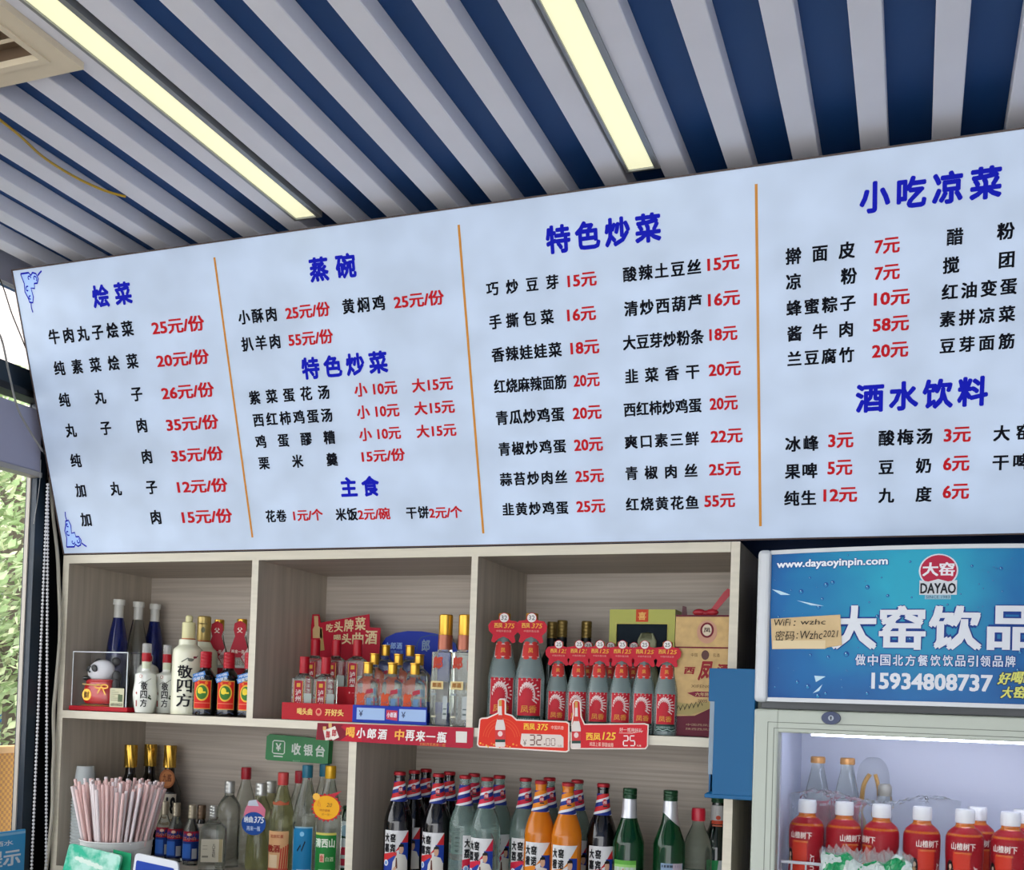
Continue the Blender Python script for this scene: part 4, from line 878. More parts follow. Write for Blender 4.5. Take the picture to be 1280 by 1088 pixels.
# small blue-labelled bottles
sp_ = [(.018, 0), (.0205, .003), (.021, .04), (.0205, .075), (.017, .090), (.0115, .104), (.0095, .112), (.0092, .125)]
sb = bottle('small_bottle', '', 'bottle', 'small bottles with blue and red labels', sp_, LIQ, [('cap', ridged(.0105, .112, .145, 4), mat('champagne_cap', 'b8ac94', .35, metal=.5))],
     [('front_label', .056, .010, .082, '16357e', [('r', 0, .66, 1, 1, 'a01c30'), ('e', .5, .9, .1, .05, 'e0b8a0'), ('t', '江小白', .2, .70, .8, .82, 'e08a60'), ('r', .08, .1, .58, .58, '3468c0'), ('r', .64, .08, .88, .42, 'b8bcc4'), ('r', .0, 0, 1, .05, '101c40')])])
K = Line(sb, 1.083)
for px, pb, d in ((205, .219, 'nearest the straw cup'), (219.5, .208, 'in the middle of its row'), (239.5, .19, 'nearest the cream-labelled flask')): K.at(px, 1040, pb, FZ2, f'small bottle with blue and red label, {d}', k=.6)
K = Line(bottle('small_bottle', '', 'bottle', 'small bottles with blue and red labels', sp_, BROWNG, [('cap', ridged(.0115, .112, .150, 4), mat('bronze_cap', '7a6450', .35, metal=.6))], [('front_label', .04, .02, .10, 'b0a49a', [('e', .5, .7, .3, .2, '8a8078')])]))
K.at(251.5, 1030, .26, FZ2, 'small dark bottle with bronze cap behind the cream-labelled flask', k=.6)
# square flask with cream label
qp = [(.031, 0), (.0335, .004), (.034, .05), (.034, .095), (.031, .105), (.016, .120), (.012, .126), (.0115, .132)]
sq_ = bottle('spirit_flask', '', 'bottle', 'clear spirits on the lower shelf', qp, LIQ, [('cap', ridged(.0115, .130, .158, 4), SILV)], [('front_label', .054, .022, .078, 'd8d2bc', [('v', '八五纪', .52, .2, .66, .8, '5a5648'), ('r', .06, .2, .34, .28, '8a8676'), ('r', .82, 0, .98, 1, 'b8ab84'), ('r', .08, .55, .3, .58, 'b0a890'), ('r', .08, .7, .3, .73, 'b0a890')])], sq=(5, .72), seg=36)
Line(sq_, 1.044).at(266, 1050, .147, FZ2, 'square clear flask with cream label and silver cap', k=.9)
cp2 = [(.028, 0), (.0305, .004), (.030, .07), (.031, .13), (.029, .150), (.020, .168), (.0125, .178), (.012, .186)]
K = Line(bottle('spirit_bottle', '', 'bottle', 'clear spirits on the lower shelf', cp2, LIQ, [('cap', ridged(.0135, .184, .214, 3), SILV)], []))
K.k = 1.047; K.at(285.5, 1030, .215, FZ2, 'clear shouldered bottle with silver cap behind the cream-labelled flask', k=.6)
# tall red-cap clear bottles
def tall(capm, hgt, r, glass=LIQ, labels=(), nm='clear spirits on the lower shelf', capr=.0135, caph=.032):
    p = [(.86*r, 0), (r, .004), (r, .50*hgt), (.97*r, .56*hgt), (.74*r, .70*hgt), (.48*r, .81*hgt), (.36*r, .88*hgt), (.36*r, .95*hgt)]
    return bottle('spirit_bottle', '', 'bottle', nm, p, glass, [('cap', capp(capr, hgt-caph, hgt, .0015), capm)], labels)
K = Line(tall(mat('dark_red_cap', 'a31c2a', .35), .258, .031)); K.at(306.5, 1000, .278, FZ2, 'clear bottle with dark red cap standing behind the round blue tag', k=.6); K.at(374, 1000, .27, FZ2, 'clear bottle with dark red cap between the red and the blue capped bottles', k=.6)
np_ = [(.028, 0), (.034, .004), (.035, .03), (.0335, .06), (.029, .10), (.026, .125), (.027, .140), (.022, .160), (.0145, .176), (.0135, .184)]
nb = bottle('spirit_bottle', '', 'bottle', 'pale yellow bottles with silver caps', np_, PALEG, [('cap', ridged(.0145, .182, .212, 3), SILV)])
K = Line(nb, 1.07); K.at(325, 1030, .19, FZ2, 'pale waisted bottle with silver cap carrying the round blue tag', k=.6); K.at(337, 1020, .27, FZ2, 'pale waisted bottle with silver cap behind the blue-tagged one', k=.6)
P = onY(317, 1030, .148); t2 = thing('neck_tag', 'round blue tag with white lettering and pink top hung on a bottle neck', 'tag', (P.x, .148, P.z), facing(P.x, .148, .3)); mb = MB()
f7 = plane((0, 0, 0), (1, 0, 0), (0, 0, 1), .0004); cf = card(0, 0, 0); pxs = 1/ppm(P)
prism(mb, [(16*pxs*math.cos(a), 14.5*pxs*math.sin(a)) for a in [2*PI*i/28 for i in range(28)]], cf, .0008, ink('1c4c9c')); mb.build('disc', t2)
mb = MB(); prism(mb, [(x*pxs, y*pxs) for x, y in ((-14, 9), (14, 9), (15, 18), (10, 24), (2, 30), (-8, 26), (-12, 18))], card(0, .001, 0), .0006, ink('d87890')); mb.poly([(x*pxs, y*pxs) for x, y in ((-9, 22), (6, 22), (2, 30), (-8, 28))], plane((0, .001, 0), (1, 0, 0), (0, 0, 1), .0004), ink('c4ccd8'), 1); mb.build('pink_top', t2)
mb = MB(); mb.text('纳曲', -13*pxs, 1*pxs, -1*pxs, 9*pxs, f7, ink('e2e8f0'), 1, .03); mb.text('375', 0, 1*pxs, 13*pxs, 9*pxs, f7, ink('e2e8f0'), 1, .02, .15); mb.text('再来一瓶', -9*pxs, -9*pxs, 9*pxs, -3*pxs, f7, ink('b8cce8'), 1, .02); mb.build('lettering', t2)
K = Line(tall(mat('coral_red_cap', 'c0403e', .35), .260, .0325, PALEG, [('neck_print', .046, .177, .190, None, [('p', [(0, .2), (.5, 1), (1, .2), (1, .9), (.5, .1), (0, .9)], 'b05a3c')]),
     ('front_label', .056, .008, .114, 'd9a878', [('r', 0, 0, 1, .12, 'c85a48'), ('t', '散酒', .02, .50, .62, .68, '9a3226', .04), ('t', '北京红星', .15, .84, .75, .92, 'a84a34'), ('r', .08, .14, .5, .44, 'e6cca6'), *[('p', [(.58+.1*i, .12), (.64+.1*i, .12), (.70+.1*i, .60+.03*i), (.64+.1*i, .60+.03*i)], 'c84838') for i in range(4)]])], 'tall bottles with coloured caps'))
K.at(352, 1030, .169, FZ2, 'pale yellow bottle with coral red cap and peach label', k=.55)
ol_ = [(.02, .05), (.02, .92), (.07, .97), (.93, .97), (.98, .92), (.98, .05)]
K = Line(tall(mat('teal_cap', '14647c', .35), .282, .032, LIQ, [('front_label', .054, .010, .130, '8fb4c4', [('r', .04, .1, .96, .97, 3, '1878a8'), ('e', .5, .85, .1, .05, '7ab8d8'), ('s', [(.3, .5), (.45, .62), (.5, .5), (.65, .7)], .05, '0c2434'), ('r', .3, .03, .9, .12, 4, 'c8ccd0'), *[('r', .34+.07*i, .04, .36+.07*i, .11, 5, '3a3a40') for i in range(8)], ('s', [(.1, .95), (.02, 1.03), (.12, 1.1)], .07, '16242c')])], 'tall bottles with coloured caps'))
K.at(382, 1030, .17, FZ2, 'clear bottle with teal cap and big blue label', k=.55)
K = Line(tall(mat('teal_cap', '14647c', .35), .281, .031, LIQ, [], 'tall bottles with coloured caps')); K.at(404.5, 1000, .251, FZ2, 'clear bottle with teal cap half hidden behind the yellow-capped bottle', k=.55)
K = Line(tall(mat('yellow_cap', 'c89a1c', .3, metal=.3), .285, .0325, LIQ, [('front_label', .058, .010, .122, '1c7a34', [('r', 0, .95, 1, 1, 'c8c060'), ('t', '清西山', .08, .68, .92, .88, 'd8e4d4', .04), ('r', .3, .36, .5, .54, 'd8b8a0'), ('t', '金', .32, .38, .48, .52, 'b83a30'), ('t', '白酒', .56, .38, .88, .48, 'a8c8a0'), ('r', .25, .06, .8, .2, 'c4d0c0'), *[('r', .28+.07*i, .07, .30+.07*i, .19, 5, '30443a') for i in range(7)], ('r', 0, 0, 1, .03, 'c8c060')])], 'tall bottles with coloured caps'))
K.at(411, 1030, .154, FZ2, 'clear bottle with yellow cap and green label next to the lower divider', k=.5)
P = onY(408, 1010, .112); t2 = thing('neck_tag', 'round yellow price tag on red starburst hung on the green-labelled bottle', 'tag', (P.x, .112, P.z), facing(P.x, .11, .2)); mb = MB(); pxs = 1/ppm(P)
prism(mb, [((21 if i % 2 else 18)*pxs*math.cos(2*PI*i/40), (18 if i % 2 else 15.5)*pxs*math.sin(2*PI*i/40)) for i in range(40)], cf, .0007, ink('c02a2c')); mb.build('starburst', t2)
mb = MB(); mb.disc(0, 0, 17.5*pxs, 14.8*pxs, f7, ink('e8a818'), 1, 32); mb.disc(-14*pxs, 13*pxs, 5.5*pxs, 5*pxs, f7, ink('f0b84a'), 2, 20, .2); mb.text('20', 0, 1*pxs, 7*pxs, 6*pxs, f7, ink('7a4a1c'), 2, 0, .25); mb.text('特价促销', -9*pxs, -5*pxs, 5*pxs, -2*pxs, f7, ink('9a3a1c'), 2, 0); mb.text('买一送一', -6*pxs, -10*pxs, 8*pxs, -7*pxs, f7, ink('9a5a1c'), 2, 0)
mb.stroke([(-10*pxs, 8*pxs), (-12*pxs, 2*pxs), (-8*pxs, 1*pxs), (-9*pxs, 6*pxs)], .0014, f7, ink('d06a30'), 2); mb.poly([(2*pxs, 16*pxs), (20*pxs, 22*pxs), (10*pxs, 13*pxs)], f7, ink('b82838'), 1); mb.build('face', t2)
gb_ = bottle('beer_bottle', '', 'bottle', 'green beer bottles', [(.022, 0), (.0252, .004), (.0258, .09), (.0235, .115), (.016, .145), (.0125, .168), (.012, .180)], GREENG, [('cap', capp(.0135, .175, .183), mat('green_crown_cap', '123c22', .35, metal=.3))], [('front_label', .05, .03, .145, 'b9c4c6', [('r', 0, .28, 1, .45, 'b0223c'), ('r', 0, .05, 1, .2, 'b0223c'), ('e', .5, .8, .3, .12, '7a9aa8')])])
Line(gb_).at(434, 1045, .21, FZ2, 'small green bottle peeping out behind the lower divider', k=.6)
# stack of clear cups, each cup a thing
P = onY(105, 1010, .05); cup = MB(); rim = .0305
cupm = mat('clear_cup_plastic', 'e2e8e8', .15, trans=.45, ior=1.25)
cup.lathe([(rim+.0004, 0), (rim+.0022, .0003), (rim+.0022, .0028), (rim, .0032), (rim-.0085, .087), (0, .0875)], cupm, 28)
cups = []; zt = onY(105, 957, .05).z; n = 22; st = (zt-.0885-FZ2)/(n-1)
for i in range(n):
    if i == 0: o = cup.build('plastic_cup', None, True); first = o
    else: o = first.copy(); C.objects.link(o)
    o.location = (P.x, .05, FZ2+i*st)
    tag(o, 'clear plastic cup at the very top of the upside-down stack' if i == n-1 else 'clear plastic cup nested in the upside-down stack behind the straws', 'cup', 'stacked clear plastic cups')

# ================================================================== lower right pigeonhole: soda and beer
hp = [(.028, 0), (.0320, .004), (.0331, .02), (.0331, .150), (.0322, .170), (.027, .190), (.0185, .212), (.0145, .235), (.0125, .252), (.0122, .262), (.0135, .263), (.0135, .266)]
def soda(kind, glass, c1, txt, lit):
    b_ = bottle('soda_bottle', '', 'bottle', kind, hp, glass, [('cap', capp(.0142, .266, .274, .002), mat('red_crown_cap', '9c1a24', .35, metal=.3))], [])
    rf = interp(smoothp(hp)); mp0 = cyl(rf, .0004)
    nl = MB(); cols = [c1, 'd4d4d8', '1c2f7c', c1, 'd4d4d8', '1c2f7c']
    # diagonal stripes round the neck
    A0 = -.030; A1 = .030; z0, z1 = .209, .253
    def nm(u, v, L=1):
        z = z0+v*(z1-z0); r = rf(z)+.0004*L; a = u*2.3; return Vector((r*math.sin(a), -r*math.cos(a), z))
    nl.rect(-1, 0, 1, 1, nm, ink(c1), 1, 20, 6)
    for b0, c, hh_ in ((-.22, 'd4d4d8', .14), (-.08, '1c2f7c', .20), (.12, 'd4d4d8', .12), (.46, '1c2f7c', .20), (.66, 'd4d4d8', .12), (1.0, '1c2f7c', .2)):
        for k in range(16):
            u_, w_ = -1+k/8, -1+(k+1)/8
            ya, yc_ = b0+.22*u_, b0+.22*w_
            cl = lambda v: min(1, max(0, v))
            nl.add([nm(u_, cl(ya), 2), nm(w_, cl(yc_), 2), nm(w_, cl(yc_+hh_), 2), nm(u_, cl(ya+hh_), 2)], [(0, 1, 2, 3)], ink(c))
    def emb(u, v, L=1): return nm(-.05+u*.36, .35+v*.42, L+1)
    nl.disc(.5, .6, .42, .36, emb, ink('b83a40'), 2); nl.text('大窑', .2, .42, .8, .78, emb, ink('e6dcd8'), 3, .02); nl.rect(.2, .08, .9, .24, emb, ink('3a3436'), 3); nl.build('neck_wrap', b_)
    # body label with a small printed figure in white
    fb = MB(); W_ = .060; z0b, z1b = .055, .147; m2 = sub(mp0, -W_/2, z0b, W_, z1b-z0b)
    fb.rect(0, 0, 1, 1, m2, ink('d2d2d2'), 1, 14, 3)
    ops = [('p', [(0, .30), (0, .43), (.48, .50), (.60, .60), (1, 1.0), (1, .70)], c1), ('p', [(0, 0), (0, .40), (.55, .50), (.62, 0)], c1), ('p', [(0, 0), (0, .22), (.5, .42), (.5, 0)], '1c3a94'), ('p', [(.62, .3), (.68, .72), (1, .72), (1, .3)], '1c3a94')]
    if c1 == 'd8801c': ops[1] = ('p', [(0, .12), (0, .40), (.45, .48), (.5, .4)], c1)
    for k, o in enumerate(ops): fb.poly(o[1], m2, ink(o[2]), 2+k*.4)
    ch = list(txt)
    for i, (x, y) in enumerate(((.06, .72), (.30, .72), (.06, .48), (.30, .48))): fb.text(ch[i], x, y, x+.20, y+.21, m2, ink('1a1a1e'), 5, .05)
    fb.poly([(.38, 0), (.42, .26), (.55, .42), (.66, .46), (.88, .42), (.98, .28), (1.0, 0)], m2, ink('cfccc2'), 4.5); fb.disc(.72, .56, .085, .105, m2, ink('c9a184'), 5.5, 16); fb.poly([(.62, .58), (.63, .66), (.70, .70), (.80, .68), (.82, .58), (.79, .62), (.66, .62)], m2, ink('17130f'), 6); fb.poly([(.52, .10), (.60, .12), (.57, .36), (.53, .36)], m2, ink('5a2a1c'), 5.5)
    fb.poly([(.40, .06), (.50, .04), (.56, .14), (.50, .16)], m2, ink('c9a184'), 6)
    fb.disc(.14, .23, .10, .075, m2, ink('d6dae0'), 4.5, 18); fb.disc(.14, .23, .06, .045, m2, ink('6a94c8'), 5, 14); fb.build('front_label', b_)
    return b_
cola = Line(soda('dark cola soda bottles', COLA, 'c22a2e', '大窑嘉宾', 0), 1.05); lyc = Line(soda('cloudy clear soda bottles', DAYW, 'c0203c', '大窑荔爱', 0), 1.05); org = Line(soda('orange soda bottles', ORNG, 'd8801c', '大窑橙诺', 0), 1.05)
for px, y, lb_, k in ((497.5, 0.061, 'dark soda bottle nearest the lower divider', .7), (546, 0.075, 'dark soda bottle second in front, left of the clear sodas', .1), (515.5, 0.135, 'dark soda bottle in the second row nearest the lower divider', .2), (559.5, 0.155, 'dark soda bottle in the second row just behind the clear sodas', .9), (530, 0.204, 'dark soda bottle farthest back among the dark ones', 1.5), (752.5, 0.074, 'dark soda bottle alone between the orange sodas and the green beers', .95)):
    cola.at(px, 1040, y, FZ2, lb_, k=k)
for px, y, lb_, k in ((579.5, 0.071, 'cloudy clear soda bottle beside the front dark soda', 3.2), (607, 0.046, 'cloudy clear soda bottle second in front, label turned aside', 0.0), (590.5, 0.148, 'cloudy clear soda bottle in the second row between the two in front', .4), (622, 0.134, 'cloudy clear soda bottle in the second row, behind the second front one', 1.6), (655, 0.098, 'clear soda bottle standing beside the first orange soda', .9), (685, 0.156, 'clear soda bottle behind and between the two orange sodas', 1.3), (720, 0.135, 'clear soda bottle behind the second orange soda', 1.5)):
    lyc.at(px, 1040, y, FZ2, lb_, k=k)
org.at(674.5, 1040, .053, FZ2, 'orange soda bottle nearer the clear sodas', k=.55); org.at(708.5, 1040, .039, FZ2, 'orange soda bottle nearer the green beers', k=.55)
bh = [(.030, 0), (.0332, .004), (.0335, .02), (.0335, .135), (.032, .155), (.024, .176), (.0165, .198), (.0145, .225), (.0132, .238), (.0132, .246), (.0142, .248)]
def beer(cut, lab):
    b_ = bottle('beer_bottle', '', 'bottle', 'green beer bottles', bh, GREENG, [('cap', ridged(.0152, .240, .252, 2), mat('green_crown_cap', '123c22', .35, metal=.3)), ('neck_ring', [(.0150, .2325), (.0152, .2395)], mat('green_crown_cap', '123c22', .35))], [])
    rf = interp(smoothp(bh)); mb = MB(); n = 24
    vs = [];
    for i in range(n+1):
        a = -PI+2*PI*i/n
        zl = .196-cut*math.sin(a)*.014
        for j in range(5): z = zl+(.232-zl)*j/4; r = rf(z)+.0006; vs.append((r*math.sin(a), -r*math.cos(a), z))
    mb.add(vs, [(i*5+j, (i+1)*5+j, (i+1)*5+j+1, i*5+j+1) for i in range(n) for j in range(4)], FOIL); mb.build('neck_foil', b_, True)
    label_mesh(b_, 'front_label', rf, .05, .040, .118, 'b6c0ba', lab); return b_
K = Line(beer(0.0, [('r', 0, .9, 1, 1, '5aa03c'), ('r', .0, .84, 1, .9, '8cc06a'), ('t', 'CRAFT', .05, .48, .95, .66, '1c3a2a', .03), ('e', .5, .76, .08, .05, 'c86a50'), *[('r', .08+.2*i, .1, .16+.2*i, .84, 3, 'a4c09a') for i in range(5)], ('t', 'CRAFT', .05, .40, .95, .60, '1c3a2a', .03)]))
K.k = 1.12; K.at(786, 1040, .052, FZ2, 'green beer bottle with level silver neck foil and pale green label', k=.1)
K = Line(beer(1.0, [('r', 0, 0, 1, 1, '7c92aa'), ('r', .5, 0, .95, 1, 'a89ca8'), ('r', .05, .9, .95, .96, '2c3848')]))
K.k = 1.12; K.at(837, 1040, .061, FZ2, 'green beer bottle with slanted silver neck foil', k=2.2)
pp = [(.026, 0), (.031, .005), (.0305, .03), (.031, .12), (.0300, .145), (.025, .168), (.014, .192), (.0125, .198), (.0125, .206)]
pet = bottle('water_bottle', '', 'bottle', None, pp, mat('thin_clear_plastic', 'dfeadf', .05, trans=.95, ior=1.15), [('cap', ridged(.0148, .203, .228, 1), mat('bright_red_cap', 'b0142c', .35))], [('front_label', .09, .05, .108, 'c8ccc4', [('s', [(.30, .88), (.52, .88), (.52, .5), (.30, .5), (.30, .88)], .02, 'b87a80'), ('r', .34, .62, .46, .66, 'b87a80'), ('s', [(0, .98), (1, .98)], .03, '2c4a38')])])
Line(pet, 1.075).at(872.5, 1040, .101, FZ2, 'clear plastic bottle with red cap between green beer bottles', k=.3)
db = bottle('beer_bottle', '', 'bottle', 'green beer bottles', bh, mat('very_dark_green_glass', '061a12', .06, trans=.2, coat=.4), [('cap', ridged(.0152, .240, .252, 2), mat('green_crown_cap', '123c22', .35)), ('neck_foil', [(.0178, .186), (.0160, .20), (.0150, .228), (.0142, .234)], mat('pale_neck_label', 'b4b4b2', .35))],
     [('neck_print', .030, .192, .214, None, [('r', .1, .2, .95, .55, 'b8452c'), ('e', .6, .8, .16, .2, 'b8452c'), ('r', .2, .0, .9, .12, 'c86a50')]), ('front_label', .056, .045, .125, 'aeb6b8', [('p', [(0, 0), (0, 1), (.65, 1), (.5, 0)], '1a8a4c'), ('p', [(.2, .1), (.5, .45), (.55, .2)], 'd86a3c')])])
Line(db, 1.06).at(896.5, 1050, .163, FZ2, 'very dark beer bottle with pale neck label under the blue file box', k=.2)
# ================================================================== display fridge
FY = -.14
PL = onY(942.6, 900, FY); xc_ = onY(1174, 780, FY).x; FW = 2*(xc_-PL.x); FXL = PL.x; FXR = FXL+FW
ZT = onY(945, 689.5, FY).z; ZPB = onY(943, 876.5, FY).z; ZD = onY(943.5, 886, FY).z
zi = onY(1000, 917, FY).z; xi = onY(972, 960, FY).x
FRG = mat('fridge_grey_green_enamel', 'b4bbae', .4); FRW = mat('fridge_white_plastic', 'c4c8ca', .3, coat=.3); FRD = mat('fridge_dark_gap', '55585a', .5)
LIN = mat('fridge_lavender_liner', 'd0d5e6', .45)
fr = thing('display_fridge', 'glass-door drinks fridge with blue illuminated header standing beside the cabinet', 'fridge', (FXL, FY, 0))
W_ = FW; DB = BY-.004-FY; z0f = .12
cs = MB(); e = .035
cs.box(0, e, .05, DB, z0f, ZT-.03, FRG); cs.box(W_-e, W_, .05, DB, z0f, ZT-.03, FRG); cs.box(e, W_-e, .05, DB, z0f, .3, FRG)
cs.box(0, W_, .055, DB, ZD-.002, ZT-.02, FRG); cs.build('cabinet_shell', fr)
li = MB(); zl = zi+.004
li.box(e, W_-e, DB-.03, DB-.004, .3, ZD-.004, LIN); li.box(e, e+.012, .05, DB-.03, .3, ZD-.004, LIN); li.box(W_-e-.012, W_-e, .05, DB-.03, .3, ZD-.004, LIN); li.box(e+.012, W_-e-.012, .05, DB-.03, zl+.012, ZD-.004, LIN)
li.build('liner', fr)
LED = mat('fridge_led_diffuser', 'f4f6ff', .4, em=11.0, emh='e6ecff')
MB().box(.10, W_-.07, .058, .074, zi-.0050, zl+.012, LED).build('led_strip', fr)
for lg in ((.05, .06), (W_-.05, .06), (.05, DB-.06), (W_-.05, DB-.06)): MB().lathe([(0, 0), (.022, 0), (.02, z0f), (0, z0f)], BLACK, 16, (lg[0], lg[1], 0)).build('foot', fr, True)
# door
dr = MB(); fwi = xi-FXL; th = .045; hd = ZD-zi
dr.rbox(0, fwi, 0, th, .32, ZD, FRG, .004); dr.rbox(W_-fwi, W_, 0, th, .32, ZD, FRG, .004); dr.rbox(fwi-.002, W_-fwi+.002, .0005, th, zi, ZD-.0005, FRG, .003); dr.rbox(fwi-.002, W_-fwi+.002, .0005, th, .32, .38, FRG, .003)
gm = mat('door_seam_line', '747a70', .6)  # darker grey seam lines round the door frame
for a in (.55, .8):
    dr.box(fwi*a, fwi*a+.0012, -.0006, .001, .38, ZD-hd*a, gm); dr.box(fwi*a, W_-fwi*a, -.0006, .001, ZD-hd*a-.0012, ZD-hd*a, gm)
door = dr.build('door', fr)
MB().box(fwi-.004, W_-fwi+.004, .016, .022, .37, zi+.004, mat('door_pane_glass', 'ffffff', 0, trans=1, ior=1.06)).build('door_glass', door)
P = onY(1039, 898, FY); lk = MB(); lx, lz = P.x-FXL, P.z
lk.lathe([(0, 0), (.0075, 0), (.0085, .003), (.008, .007), (0, .0075)], mat('navy_lock_plastic', '182c58', .35), 24, (0, 0, 0))
s0 = len(lk.v)
for v in lk.v: v.x, v.y, v.z = v.x*2.05+lx, -v.z, v.y*1.45+lz
f8 = front(lx, -.0078, lz, .0003); lk.disc(0, 0, .005, .005, f8, ink('a8b0bc'), 1); lk.poly([(-.001, -.003), (.001, -.003), (.0016, .003), (-.0016, .003)], f8, ink('30343c'), 2); lk.build('lock', door, True)
for m_ in door.children[-1].data.polygons: m_.use_smooth = False
# header light box: bowed front
hx0 = onY(965, 700, FY).x-FXL; hx1 = W_-hx0; ZP1 = onY(967, 689, FY).z; SAG = .045
zb0, zb1 = ZPB, ZT
def bow(x): return .004-SAG*(1-((x-W_/2)/(W_/2))**2)
hb_ = MB(); n = 24
def band(mb, x0, x1, za, zb2, off, back, mt, n=24):
    vs = []; fs = []
    for i in range(n+1):
        x = x0+(x1-x0)*i/n; y = bow(x)+off
        vs += [(x, y, za), (x, y, zb2), (x, back, zb2), (x, back, za)]
    for i in range(n):
        a, b = 4*i, 4*i+4
        fs += [(a, b, b+1, a+1), (a+1, b+1, b+2, a+2), (a+2, b+2, b+3, a+3), (a+3, b+3, b, a)]
    fs += [(0, 1, 2, 3), (4*n+3, 4*n+2, 4*n+1, 4*n)]; return mb.add(vs, fs, mt)
tz = .0075
band(hb_, hx0-.002, hx1+.002, ZT-tz, ZT, -.004, .052, FRW); band(hb_, hx0-.002, hx1+.002, ZPB, ZPB+tz, -.004, .052, FRW); hb_.build('header_frame', fr)
for x0, x1 in ((0, hx0), (hx1, W_)): MB().rbox(x0, x1, -.012, .054, ZPB-.002, ZT+.001, FRW, .008, 3).build('header_end_cap', fr)
MB().box(.01, W_-.01, .02, .054, ZD+.001, ZPB, FRD).build('header_gap', fr)
# header print: blue water picture with drops
pm = bpy.data.materials.new('blue_water_print'); pm.use_nodes = True; nt = pm.node_tree; b = nt.nodes['Principled BSDF']; b.inputs['Roughness'].default_value = .4; b.inputs['Specular IOR Level'].default_value = .25
tc = nt.nodes.new('ShaderNodeTexCoord'); sx = nt.nodes.new('ShaderNodeSeparateXYZ'); nt.links.new(tc.outputs['Object'], sx.inputs[0])
def mathn(op, a, b_=None, c_=None):
    nd = nt.nodes.new('ShaderNodeMath'); nd.operation = op
    for i, v in enumerate((a, b_, c_)):
        if v is None: continue
        if isinstance(v, (int, float)): nd.inputs[i].default_value = v
        else: nt.links.new(v, nd.inputs[i])
    return nd.outputs[0]
vv = mathn('DIVIDE', mathn('SUBTRACT', sx.outputs[2], ZPB), ZT-ZPB); uu = mathn('DIVIDE', sx.outputs[0], W_)
d1 = mathn('SQRT', mathn('ADD', mathn('POWER', mathn('SUBTRACT', uu, .42), 2.0), mathn('POWER', mathn('MULTIPLY', mathn('SUBTRACT', vv, .80), .45), 2.0)))
nz = nt.nodes.new('ShaderNodeTexNoise'); nz.inputs['Scale'].default_value = 9; nt.links.new(tc.outputs['Object'], nz.inputs['Vector'])
fac = mathn('ADD', d1, mathn('MULTIPLY', mathn('SUBTRACT', nz.outputs['Fac'], .5), .25))
cr_ = nt.nodes.new('ShaderNodeValToRGB'); nt.links.new(fac, cr_.inputs['Fac']); els = cr_.color_ramp.elements
els[0].position = .08; els[0].color = (*hexc('159ab6'), 1); els[1].position = .62; els[1].color = (*hexc('052670'), 1)
e3 = els.new(.33); e3.color = (*hexc('07609c'), 1)
nt.links.new(cr_.outputs['Color'], b.inputs['Base Color']); nt.links.new(cr_.outputs['Color'], b.inputs['Emission Color']); b.inputs['Emission Strength'].default_value = .06
hp_ = MB()
def hm(u, v, L=0): return Vector((u, bow(u)-.0008-.0004*L, v))
hp_.rect(hx0, ZPB+tz, hx1, ZT-tz, hm, pm, 0, 30, 6); hp_.build('header_picture', fr)
def onH(px, py):
    y = FY
    for _ in range(6): P = onY(px, py, y); y = FY+bow(P.x-FXL)
    return P.x-FXL, P.z
def htext(mb, s, x0, y0, x1, y1, mt, L=3, b=.03, sk=0, outline=None, ow=.05):
    a = onH(x0, y1); c = onH(x1, y0)
    if outline: mb.text(s, a[0]-.0015, a[1]-.0015, c[0]+.0015, c[1]+.0015, hm, outline, L-2.6, b+ow, sk)
    mb.text(s, a[0], a[1], c[0], c[1], hm, mt, L, b, sk)
wt = ink('d9dde2'); bo = ink('123a86'); lt = MB()
htext(lt, 'www.dayaoyinpin.com', 971, 696.5, 1110, 713.5, ink('e4ecf2'), 4, .03, 0, ink('154a90'), .05)
lt.build('web_address', fr); lt = MB()
for i, (ch, x0, x1) in enumerate((('大', 1039, 1097), ('窑', 1098, 1158), ('饮', 1160, 1228), ('品', 1233, 1297))):
    htext(lt, ch, x0, 757+i*.3, x1, 812+i*.3, wt, 5, .037, 0, bo, .045)
lt.build('brand_lettering', fr); lt = MB()
a = onH(1173, 716); r_ = 22.5/ppm((a[0]+FXL, FY, a[1])); k = r_
lt.disc(a[0], a[1]+.1*k, k, k*.92, hm, ink('d6d8e0'), 2, 32); lt.disc(a[0], a[1]+.1*k, k*.92, k*.85, hm, ink('b21f40'), 3, 32)
lt.text('大窑', a[0]-.82*k, a[1]-.2*k, a[0]+.82*k, a[1]+.55*k, hm, ink('e6e2e6'), 4, .03)
lt.poly([(a[0]-.95*k, a[1]-.42*k), (a[0]-.5*k, a[1]-.5*k), (a[0], a[1]-.36*k), (a[0]+.5*k, a[1]-.5*k), (a[0]+.95*k, a[1]-.42*k), (a[0]+.95*k, a[1]-1.22*k), (a[0]-.95*k, a[1]-1.22*k)], hm, ink('d0d4d8'), 4)
lt.text('DAYAO', a[0]-.9*k, a[1]-1.16*k, a[0]+.9*k, a[1]-.58*k, hm, ink('1c1c24'), 6, .03); lt.rect(a[0]-.66*k, a[1]-1.46*k, a[0]+.66*k, a[1]-1.22*k, hm, ink('8fb8c8'), 4); lt.text('SINCE 1983', a[0]-.6*k, a[1]-1.42*k, a[0]+.6*k, a[1]-1.26*k, hm, ink('3a5a70'), 5, .0)
lt.build('round_logo', fr); lt = MB()
for i, ch in enumerate('做中国北方餐饮饮品引领品牌'): x = 1069+i*15.6; htext(lt, ch, x, 818.5+i*.15, x+13.2, 832+i*.18, ink('d2dae6'), 4.5, .02, 0, bo, .035)
lt.build('slogan', fr); lt = MB(); htext(lt, '15934808737', 1089, 844, 1241, 861.5, wt, 3, .035); lt.build('phone_number', fr); lt = MB()
